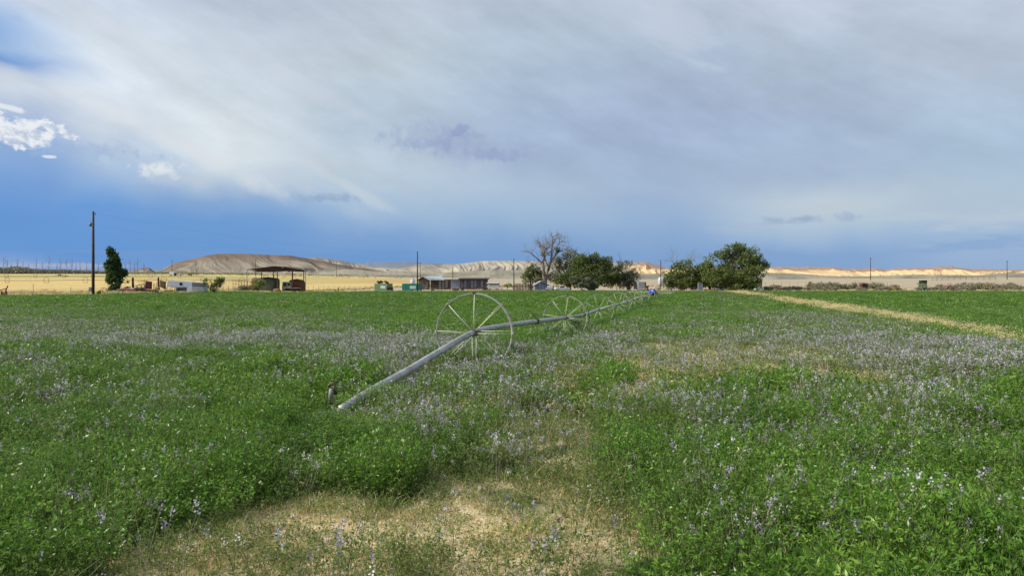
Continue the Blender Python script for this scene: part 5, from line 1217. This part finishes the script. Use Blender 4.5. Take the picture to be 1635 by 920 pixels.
t = empty('black_cow', at(1031, 236), R(15), label='black cow standing left of the orange heap', cat='cow')
import bmesh
def cow2(t, s=1.0):
    v = [(0,0,1.05),(-.55,0,1.1),(-.85,0,1.05),(.5,0,1.12),(.85,0,1.2),(1.1,0,1.28),(1.38,0,1.08),(.6,.2,.9),(.58,.2,.5),(.6,.2,.03),(.6,-.2,.9),(.66,-.2,.5),(.62,-.2,.03),(-.7,.2,.9),(-.82,.2,.5),(-.74,.2,.03),(-.7,-.2,.9),(-.78,-.2,.5),(-.7,-.2,.03),(-.95,0,.9),(-.98,0,.5),(1.08,.15,1.4),(1.08,-.15,1.4)]
    e = [(0,1),(1,2),(0,3),(3,4),(4,5),(5,6),(3,7),(7,8),(8,9),(3,10),(10,11),(11,12),(1,13),(13,14),(14,15),(1,16),(16,17),(17,18),(2,19),(19,20),(5,21),(5,22)]
    rad = [.40,.38,.24,.36,.22,.17,.10,.15,.08,.07,.15,.08,.07,.18,.08,.07,.18,.08,.07,.04,.03,.04,.04]
    bm = bmesh.new(); ly = bm.verts.layers.skin.verify(); bv = []
    for i, p in enumerate(v):
        q = bm.verts.new([c*s for c in p]); q[ly].radius = (rad[i]*s, rad[i]*s); q[ly].use_root = (i == 0); bv.append(q)
    for a, b in e: bm.edges.new((bv[a], bv[b]))
    me = bpy.data.meshes.new('body'); bm.to_mesh(me); bm.free(); o = bpy.data.objects.new('body', me); COL.objects.link(o); o.parent = t
    o.modifiers.new('skin', 'SKIN'); sb = o.modifiers.new('sub', 'SUBSURF'); sb.levels = 1; sb.render_levels = 1; me.materials.append(mat('black_hide', (.015, .013, .012), .7)); return o
cow2(t, 1.05)
t = empty('black_cow', at(357, 620) if False else at(303.5, 480), R(200), label='black cow out on the far stubble below the brown hill', cat='cow'); cow2(t, 1.2)
t = empty('portable_toilet', at(1117.5, 216), label='tall narrow grey booth standing before the lighter green tree', cat='booth')
m = MB(); m.box((0, 0, 1.2), (1.1, 1.1, 2.4)); m.build('cabin', mat('booth_grey', (.17, .18, .19), .7, 0, .2, 1), t, bevel=.04); m = MB(); m.box((0, 0, 2.48), (1.2, 1.2, .14), taper=.8); m.build('roof', GREYW, t); m = MB(); m.box((.15, -.57, 1.15), (.75, .05, 2.0)); m.build('door', GREYBL, t); m = MB(); m.box((.6, 0, 1.2), (.1, 1.15, 2.4)); m.build('edge_trim', WHITE, t)
t = empty('oil_drum', at(1154.5, 214), label='black drum beside the foot of the biggest tree', cat='drum'); m = MB(); m.tube([(0, 0, 0), (0, 0, .9)], .33, 16); m.ring((0, 0, .3), .33, [(0, -.02), (.015, 0), (0, .02)], 'z', 16); m.ring((0, 0, .6), .33, [(0, -.02), (.015, 0), (0, .02)], 'z', 16); m.build('barrel', RUBBER, t, True)
shed_box('small_hut', 1214, 1218, 446.5, 240, 1.6, mat('hut_brown', (.16, .14, .12), .9), ROOFR, 'small dark hut just right of the biggest tree', ov=.15)
# right-hand machinery
t, k, h, w = shed_box('rusty_shed', 1376.5, 1387, 452.6, 226, 2.4, mat('rust_wall', (.09, .035, .03), .9, 0, .4, 1.0, (.04, .02, .02)), RUST, 'dark rusty box shed among the sagebrush', ov=.2)
m = MB(); m.box((.2, -.02, h*.45), (w*.45, .06, h*.7)); m.build('opening_shade_panel', DARKM, t)  # solid dark panel, the shade inside an opening given as colour
mound('scrap_heap', 1371, 228, M(8, 228), M(7.5, 228), 2, mat('pink_scrap', (.36, .26, .22), .9, 0, .4, 3), 'pinkish scrap heap against the left of the rusty shed', 'heap', 61, .1)
def flatwagon(px, d, L, m1, m2, label):
    t = empty('flat_wagon', at(px, d), .1, label=label, cat='wagon'); m = MB(); m.box((0, 0, .75), (L, 1.8, .16)); m.build('deck', m1, t); m = MB(); m.box((.3, 0, .93), (L*.6, 1.0, .18)); m.build('load', m2, t)
    for sx in (-.38, .38):
        for sy in (-.8, .8): wheel_part(t, sx*L, sy, .36, .22, m2)
    m = MB(); m.tube([(-L/2, 0, .6), (-L/2-1.0, 0, .4)], .05, 5); m.build('drawbar', DARKM, t); return t
flatwagon(1430, 224, 3.2, DARKM, YELP, 'low black wagon with yellow load left of the tall green machine')
flatwagon(1260, 232, 1.8, DARKM, OLVP, 'small black wagon in the sagebrush left of the tent-like bush')
# tall green bale wagon
t = empty('bale_wagon', at(1473, 222), label='tall dark green harvesting machine with folded arms above the sagebrush', cat='farm machine'); k = 222/F
m = MB(); m.box((0, 0, 1.7), (1.5, 2.4, 1.9), taper=.85); m.build('body', OLVP, t, bevel=.08); m = MB(); m.box((0, -1.25, 1.75), (.9, .1, 1.2)); m.build('panel', mat('pale_olive', (.25, .30, .15), .6), t)
m = MB(); m.box((-.45, 0, 2.9), (.5, 1.4, .9), ry=-.1); m.box((.75, 0, 2.2), (.3, 1.6, 2.4), ry=.08); m.box((.05, 0, 3.0), (.6, 1.6, .7)); m.build('elevator', mat('black_olive', (.025, .03, .02), .7), t, bevel=.04)
m = MB(); m.tube([(-.6, 0, 2.9), (-1.6, 0, 2.55), (-1.7, 0, 2.3), (-1.0, 0, 2.15)], .06, 6); m.tube([(-.7, 0, 1.7), (-1.5, 0, 1.3), (-.8, 0, 1.0)], .05, 6); m.build('arm', OLVP, t)
for sx in (-.55, .5):
    for sy in (-.9, .9): wheel_part(t, sx, sy, .45, .35, WHITE)
# tractors
def tractor(px, d, s, paint, label, yaw=0, cab=True, red=None):
    t = empty('tractor', at(px, d), yaw, label=label, cat='tractor')
    body(t, [(x*s, z*s) for x, z in [(0,.7),(1.7,.75),(1.75,1.3),(1.6,1.45),(0,1.5)]], -.35*s, .35*s, paint, 'hood', .05*s)
    m = MB(); m.box((-.4*s, 0, .9*s), (1.0*s, .9*s, .5*s)); m.build('chassis', DARKM, t)
    if cab:
        m = MB()
        for sx in (-.85, .1):
            for sy in (-.5, .5): m.tube([(sx*s, sy*s, 1.0*s), (sx*s, sy*s, 2.35*s)], .05*s, 5)
        m.build('cab_frame', paint, t); m = MB(); m.box((-.38*s, 0, 2.4*s), (1.25*s, 1.25*s, .12*s)); m.build('roof', red or paint, t, bevel=.03)
        m = MB(); m.box((-.5*s, 0, 1.35*s), (.45*s, .5*s, .12*s)); m.box((-.72*s, 0, 1.6*s), (.1*s, .5*s, .5*s)); m.build('seat', RUBBER, t)
    m = MB(); m.tube([(1.1*s, .15*s, 1.4*s), (1.1*s, .15*s, 2.2*s)], .05*s, 6); m.build('exhaust', DARKM, t)
    for sy in (-1, 1): wheel_part(t, -.5*s, sy*.75*s, .75*s, .38*s, paint); wheel_part(t, 1.35*s, sy*.6*s, .42*s, .22*s, paint)
    return t
tractor(1514, 230, .82, PINKP, 'faded red tractor with open cab frame above the sagebrush', yaw=R(160)).location.z += .35
tractor(1548, 246, .85, mat('dark_maroon', (.10, .03, .035), .7, 0, .3, 2), 'dark maroon tractor without full cab right of the faded red one', yaw=R(170)).location.z += .2
def yellow_m():
    t = empty('yellow_loader', at(1573, 240), label='faded yellow machine frame standing in the sagebrush', cat='farm machine'); m = MB(); m.box((0, 0, 1.9), (1.9, 1.2, .5), taper=.9); m.build('hopper', YELP, t, bevel=.03)
    for sx in (-.85, .85):
        for sy in (-.5, .5): m = MB(); m.tube([(sx, sy, .2), (sx, sy, 1.8)], .06, 5); m.build('leg', YELP, t)
    m = MB(); m.tube([(.9, 0, 1.9), (2.2, 0, 1.7), (2.6, 0, 1.2)], .05, 5); m.build('spout', YELP, t)
yellow_m()
flatwagon(1600, 262, 2.6, DARKM, RUST, 'low dark wagon above the sagebrush near the right end')
def plough(px, d, label, m1, s=1.0, n=4, yaw=0):
    t = empty('old_plough', at(px, d), yaw, label=label, cat='plough'); m = MB(); m.box((0, 0, .8*s), (1.6*s, .12, .12), ry=-.25); m.tube([(.6*s, 0, .6*s), (.9*s, 0, 1.3*s)], .06*s, 5); m.build('beam', m1, t)
    for i in range(n): m = MB(); m.prism([(0,0),(.25*s,.05),(.12*s,.75*s),(.02*s,.75*s)], -.05, .05); o = m.build('share', m1, t); o.location = ((-.7+i*.42)*s, (i-1.5)*.15, 0)
    for sx in (-.6, .6): m = MB(); m.disc((sx*s, -.3, .28*s), .28*s, .06, 'y', 14); m.build('disc', m1, t)
    return t
plough(1625, 250, 'rusty upright plough at the far right edge of the scrub', RUST, 1.3)
plough(-1, 118, 'dark red implement cut off by the left edge at the roadside', REDP, 1.5)
plough(1444, 226, 'pale tangled implement frame left of the tall green machine', mat('pale_rust', (.4, .3, .24), .9), .9)
# red machinery cluster on the left ----------------------------------------
def harrow():
    d = 150; t = empty('folding_harrow', at(234, d), label='dark red folding field implement with two upright wing panels', cat='farm implement'); k = d/F; br = HY+(EYE-t.location.z)/k
    q = lambda P_: [((x-234)*k, (br-y)*k) for x, y in P_]
    RD = mat('dark_red_steel', (.12, .018, .018), .6, 0, .35, 1.5, (.06, .02, .015))
    body(t, q([(213,467),(213,464),(220,462.2),(242,463),(246,465.5),(246,467.5)]), -.9, .9, RD, 'frame', .03)
    m = MB(); m.prism(q([(204,461),(204,460),(214,459.5),(226,459.8),(229,460.8),(228,461.8),(216,461.6)]), -.7, .7); m.build('deck', mat('charcoal_steel', (.06, .06, .065), .6), t)
    for (x0, x1, y0, y1) in ((211,213.5,443,461),(252,254,442.6,459)):
        m = MB(); m.prism(q([(x0,y1),(x0-.2,y0+2),(x0+.8,y0),(x1-.6,y0),(x1-.2,y0+2),(x1+.4,y1)]), -.12, .12); m.build('upright_arm', RD, t)
    m = MB(); m.prism(q([(234.2,461.6),(234.2,449),(241.8,450),(241.4,462)]), -.5, .3); m.build('wing_panel', RD, t)
    m = MB(); m.prism(q([(254.2,458.2),(254.2,447.8),(263,449.8),(262.6,462)]), .2, .32); w_ = m.build('wing_panel', TAN, t); w_['label'] = 'tan sheet wing panel'
    m = MB(); m.prism(q([(262.5,462),(262.5,449.6),(263.4,449.6),(263.4,462)]), .1, .4); m.build('panel_edge', RD, t)
    for i, x in enumerate((221,224.5,227,229,231,244,246,249)):
        m = MB(); m.tube([((x-234)*k, .3, (br-463)*k), ((x-234)*k, .3, (br-(450+g.uniform(0, 4)))*k)], .05, 5); m.build('tine', mat('grey_green_tine', (.2, .22, .2), .6), t)
    m = MB(); m.prism(q([(250.5,463.5),(250.5,459.5),(256,459),(256,464)]), -.7, -.1); m.prism(q([(250.4,459),(250.4,458.2),(260,458),(260,458.8)]), -.7, -.4); m.build('hopper', YELP, t)
    m = MB(); m.prism(q([(253,466.5),(254,463.6),(258,463.6),(258.5,466.5)]), -.8, -.4); m.build('engine_block', WHITE, t)
    for x in (216, 240, 248): wheel_part(t, (x-234)*k, -.75, .34, .2); wheel_part(t, (x-234)*k, .75, .34, .2)
harrow()
def red_wagon():
    d = 148; t = empty('red_wagon', at(203, d), label='low faded red farm wagon just right of the poplar', cat='wagon'); k = d/F; br = HY+(EYE-t.location.z)/k
    q = lambda P_: [((x-203)*k, (br-y)*k) for x, y in P_]
    body(t, q([(190.8,467.6),(190.5,463),(199,462.3),(199.5,467.8)]), -.9, .9, REDP, 'front_box', .03)
    body(t, q([(201,464),(203.5,460.6),(213.8,461.8),(214.5,466.5),(206,467.6)]), -.9, .9, PINKP, 'hopper', .03)
    m = MB(); m.prism(q([(190.6,462.9),(190.6,461.9),(199.2,461.4),(199.2,462.3)]), -.92, .92); m.prism(q([(203,460.6),(210,459.6),(213.8,461.2),(213.8,461.8)]), -.5, .5); m.build('lid', mat('bleached_lid', (.6, .5, .48), .7), t)
    for x in (194, 209): wheel_part(t, (x-203)*k, -.8, .36, .22, WHITE); wheel_part(t, (x-203)*k, .8, .36, .22, WHITE)
red_wagon()
m = MB(); m.prism([(-.45,0),(.45,0),(.55,.4),(-.55,.4)], -.4, .4); m.prism([(-.57,.4),(.57,.4),(.57,.46),(-.57,.46)], -.44, .44); o = m.build('feed_trough', mat('pale_pink_trough', (.62, .5, .47), .8)); o.location = at(184.5, 146); tag(o, 'small pale pink trough at the foot of the poplar', 'trough')
def bar():
    d = 156; t = empty('tool_bar', at(269, d), label='low dark red tool bar between harrow and horse trailer', cat='farm implement'); k = d/F
    m = MB(); m.box((0, 0, .55), (14*k, .3, .3)); m.build('beam', mat('dark_red_steel', (.12, .018, .018)), t)
    for i in range(6): m = MB(); m.tube([((i-2.5)*2.3*k, 0, .1), ((i-2.5)*2.3*k, 0, 1.1+.3*(i % 3))], .05, 5); m.build('tine', RUST, t)
    for sx in (-4.5, 4.5): wheel_part(t, sx*k, -.3, .3, .18, WHITE)
bar()
# sprinkler cart by the pole: two small hoops
t = empty('hoop_cart', at(165, 132), label='small grey hoop frame cart between the tall pole and the poplar', cat='cart'); k = 132/F
m = MB(); m.tube([(-.7, 0, .1), (-.45, 0, .9), (-.25, 0, 1.35), (.25, 0, 1.38), (.45, 0, .8), (.6, 0, .0)], .03, 5); m.tube([(-.2, 0, .1), (-.05, 0, 1.3), (.05, 0, .1)], .025, 5); m.tube([(-.7, .5, .1), (-.25, .5, 1.3), (.25, .5, 1.33), (.6, .5, 0)], .03, 5); m.build('frame', RUST, t)
for x in (-.55, .0): wheel_part(t, x, -.05, .22, .1)
m = MB(); m.box((-.1, .2, .45), (1.1, .5, .08)); m.build('deck', DARKM, t)

# far wheel lines standing in the stubble on the left
def far_line(x0, x1, step, ph, row, d, D, label, unit_px=None):
    h0 = P(x0, row, d); t = empty('wheel_line_sprinkler', (h0.x, h0.y, float(zg(h0.x, h0.y))), label=label, cat='irrigation line')
    o0 = Vector(t.location); L_ = MB(); pts = []
    x = x0
    while x <= x1: p = P(x, row, d); p.z += float((fbm(x/40.0, 0, 8, 2)-.5)*.25); pts.append(p-o0); x += 12
    L_.tube(pts, .075, 5, cap=False); L_.build('pipe', mat('dark_line_pipe', (.12, .09, .07), .6), t)
    w0 = None; x = ph
    while x < x1:
        if x > x0:
            if w0 is None:
                m = MB(); m.ring((0, 0, 0), D/2, [(-.035, -.04), (.035, -.04), (.035, .04), (-.035, .04)], 'x', 36)
                for a in range(8): m.tube([(0, 0, 0), (0, D/2*math.cos(a*.785), D/2*math.sin(a*.785))], .008, 3)
                w0 = m.build('wheel', mat('dark_line_wheel', (.13, .11, .09), .6), t); w = w0
            else: w = w0.copy(); COL.objects.link(w); w.parent = t
            w.location = P(x, row, d)-o0; w.rotation_euler = (0, 0, R(74+g.uniform(-5, 5)))
        x += step
    if unit_px:
        u = empty('drive_unit', P(unit_px, row, d)-o0); u.parent = t; m = MB(); m.box((0, 0, .3), (1.4, .8, .6), taper=.7); m.build('engine_cover', OLVP, u, bevel=.05); m = MB(); m.box((0, 0, 0), (4.5, .3, .2)); m.box((2.8, 0, -.1), (1.8, .25, .25)); m.build('frame', RUST, u)
far_line(-70, 400, 62.5, -51, 447.6, 226, 1.95, 'nearer dark wheel line crossing the gold stubble left of the canopy')
far_line(-70, 330, 46, 10.5, 440.6, 308, 1.95, 'farther brown wheel line in the gold stubble with olive drive unit', 95)
u_ = empty('parked_implement', at(228.5, 224), label='yellow drive unit resting in the stubble above the harrow deck', cat='drive unit'); m = MB(); m.box((0, 0, .35), (1.3, .7, .6), taper=.7); m.build('engine_cover', YELP, u_, bevel=.05); m = MB(); m.box((-.3, 0, .05), (2.6, .2, .15)); m.build('frame', DARKM, u_); u_.location.z += .7
# far white truck box and trailer below the hill
t = empty('box_truck', at(275, 560), label='distant white box truck below the left end of the brown hill', cat='truck'); m = MB(); m.box((0, 0, 2.0), (3.2, 2.4, 2.6)); m.build('box', WHITE, t, bevel=.05); m = MB(); m.box((2.2, 0, 1.1), (1.3, 2.2, 1.6), taper=.85); m.build('cab', DARKM, t, bevel=.1)
for x in (-1, 2.2): wheel_part(t, x, -1.0, .5, .3); wheel_part(t, x, 1.0, .5, .3)
t = empty('flatbed_trailer', at(285.5, 562), label='distant low dark red trailer beside the white box truck', cat='trailer'); m = MB(); m.box((0, 0, .9), (5.6, 2.2, .3)); m.build('deck', RUST, t); m = MB(); m.box((.6, 0, 1.5), (1.4, 1.6, .9), taper=.7); m.build('load', WHITE, t, bevel=.1)
for x in (-2, 2): wheel_part(t, x, -1.0, .45, .3)
# more yard clutter the photo shows as small dark and rusty pieces
def crate_stack(px, d, w, h, m_, label, name='wooden_crate', cat='crate'):
    t = empty(name, at(px, d), random.Random(int(px)).uniform(-.4, .4), label=label, cat=cat)
    m = MB(); m.box((0, 0, h/2), (w-.08, .9, h-.06)); m.build('body', DKWOOD, t)
    m = MB()
    for i in range(4): m.box((0, -.49, h*(.14+.24*i)), (w, .04, h*.15)); m.box((0, .49, h*(.14+.24*i)), (w, .04, h*.15))
    m.build('slats', m_, t); return t
crate_stack(691, 232, 1.2, .9, GREYW, 'grey slatted crate before the open barn')
crate_stack(727, 236, 2.2, .7, RUST, 'rust-brown slatted crate below the grey-blue shed')
crate_stack(738, 226, .8, 1.3, DARKM, 'dark upright crate left of the red bench')
crate_stack(1248, 226, 1.6, .8, RUST, 'rusty slatted crate in the sagebrush near the biggest tree')
crate_stack(1288, 228, 2.2, .6, DARKM, 'low dark crate in the middle of the left sagebrush row')
crate_stack(1500, 226, 1.3, .9, RUST, 'rusty crate in the sagebrush left of the faded red tractor')
crate_stack(1525, 222, 1.6, .7, PINKP, 'pinkish crate low in front of the faded red tractor')
crate_stack(1136, 220, 4.4, .8, RUST, 'long rust-brown crate in shade under the biggest tree')
crate_stack(1033, 226, 1.0, .8, ORNG, 'small orange crate left of the orange heap')
plough(1270, 226, 'grey implement frame among the left sagebrush', GREYBL, .9)
plough(1408, 226, 'dark implement right of the rusty shed', DARKM, 1.0)
plough(1588, 226, 'rusty implement low in the sagebrush right of the yellow machine', RUST, 1.0)
plough(222, 158, 'grey-green tined implement behind the red harrow', mat('grey_green_tine', (.2, .22, .2)), 1.9)
plough(246, 147, 'small rusty implement in front of the tan wing panel', RUST, 1.1)
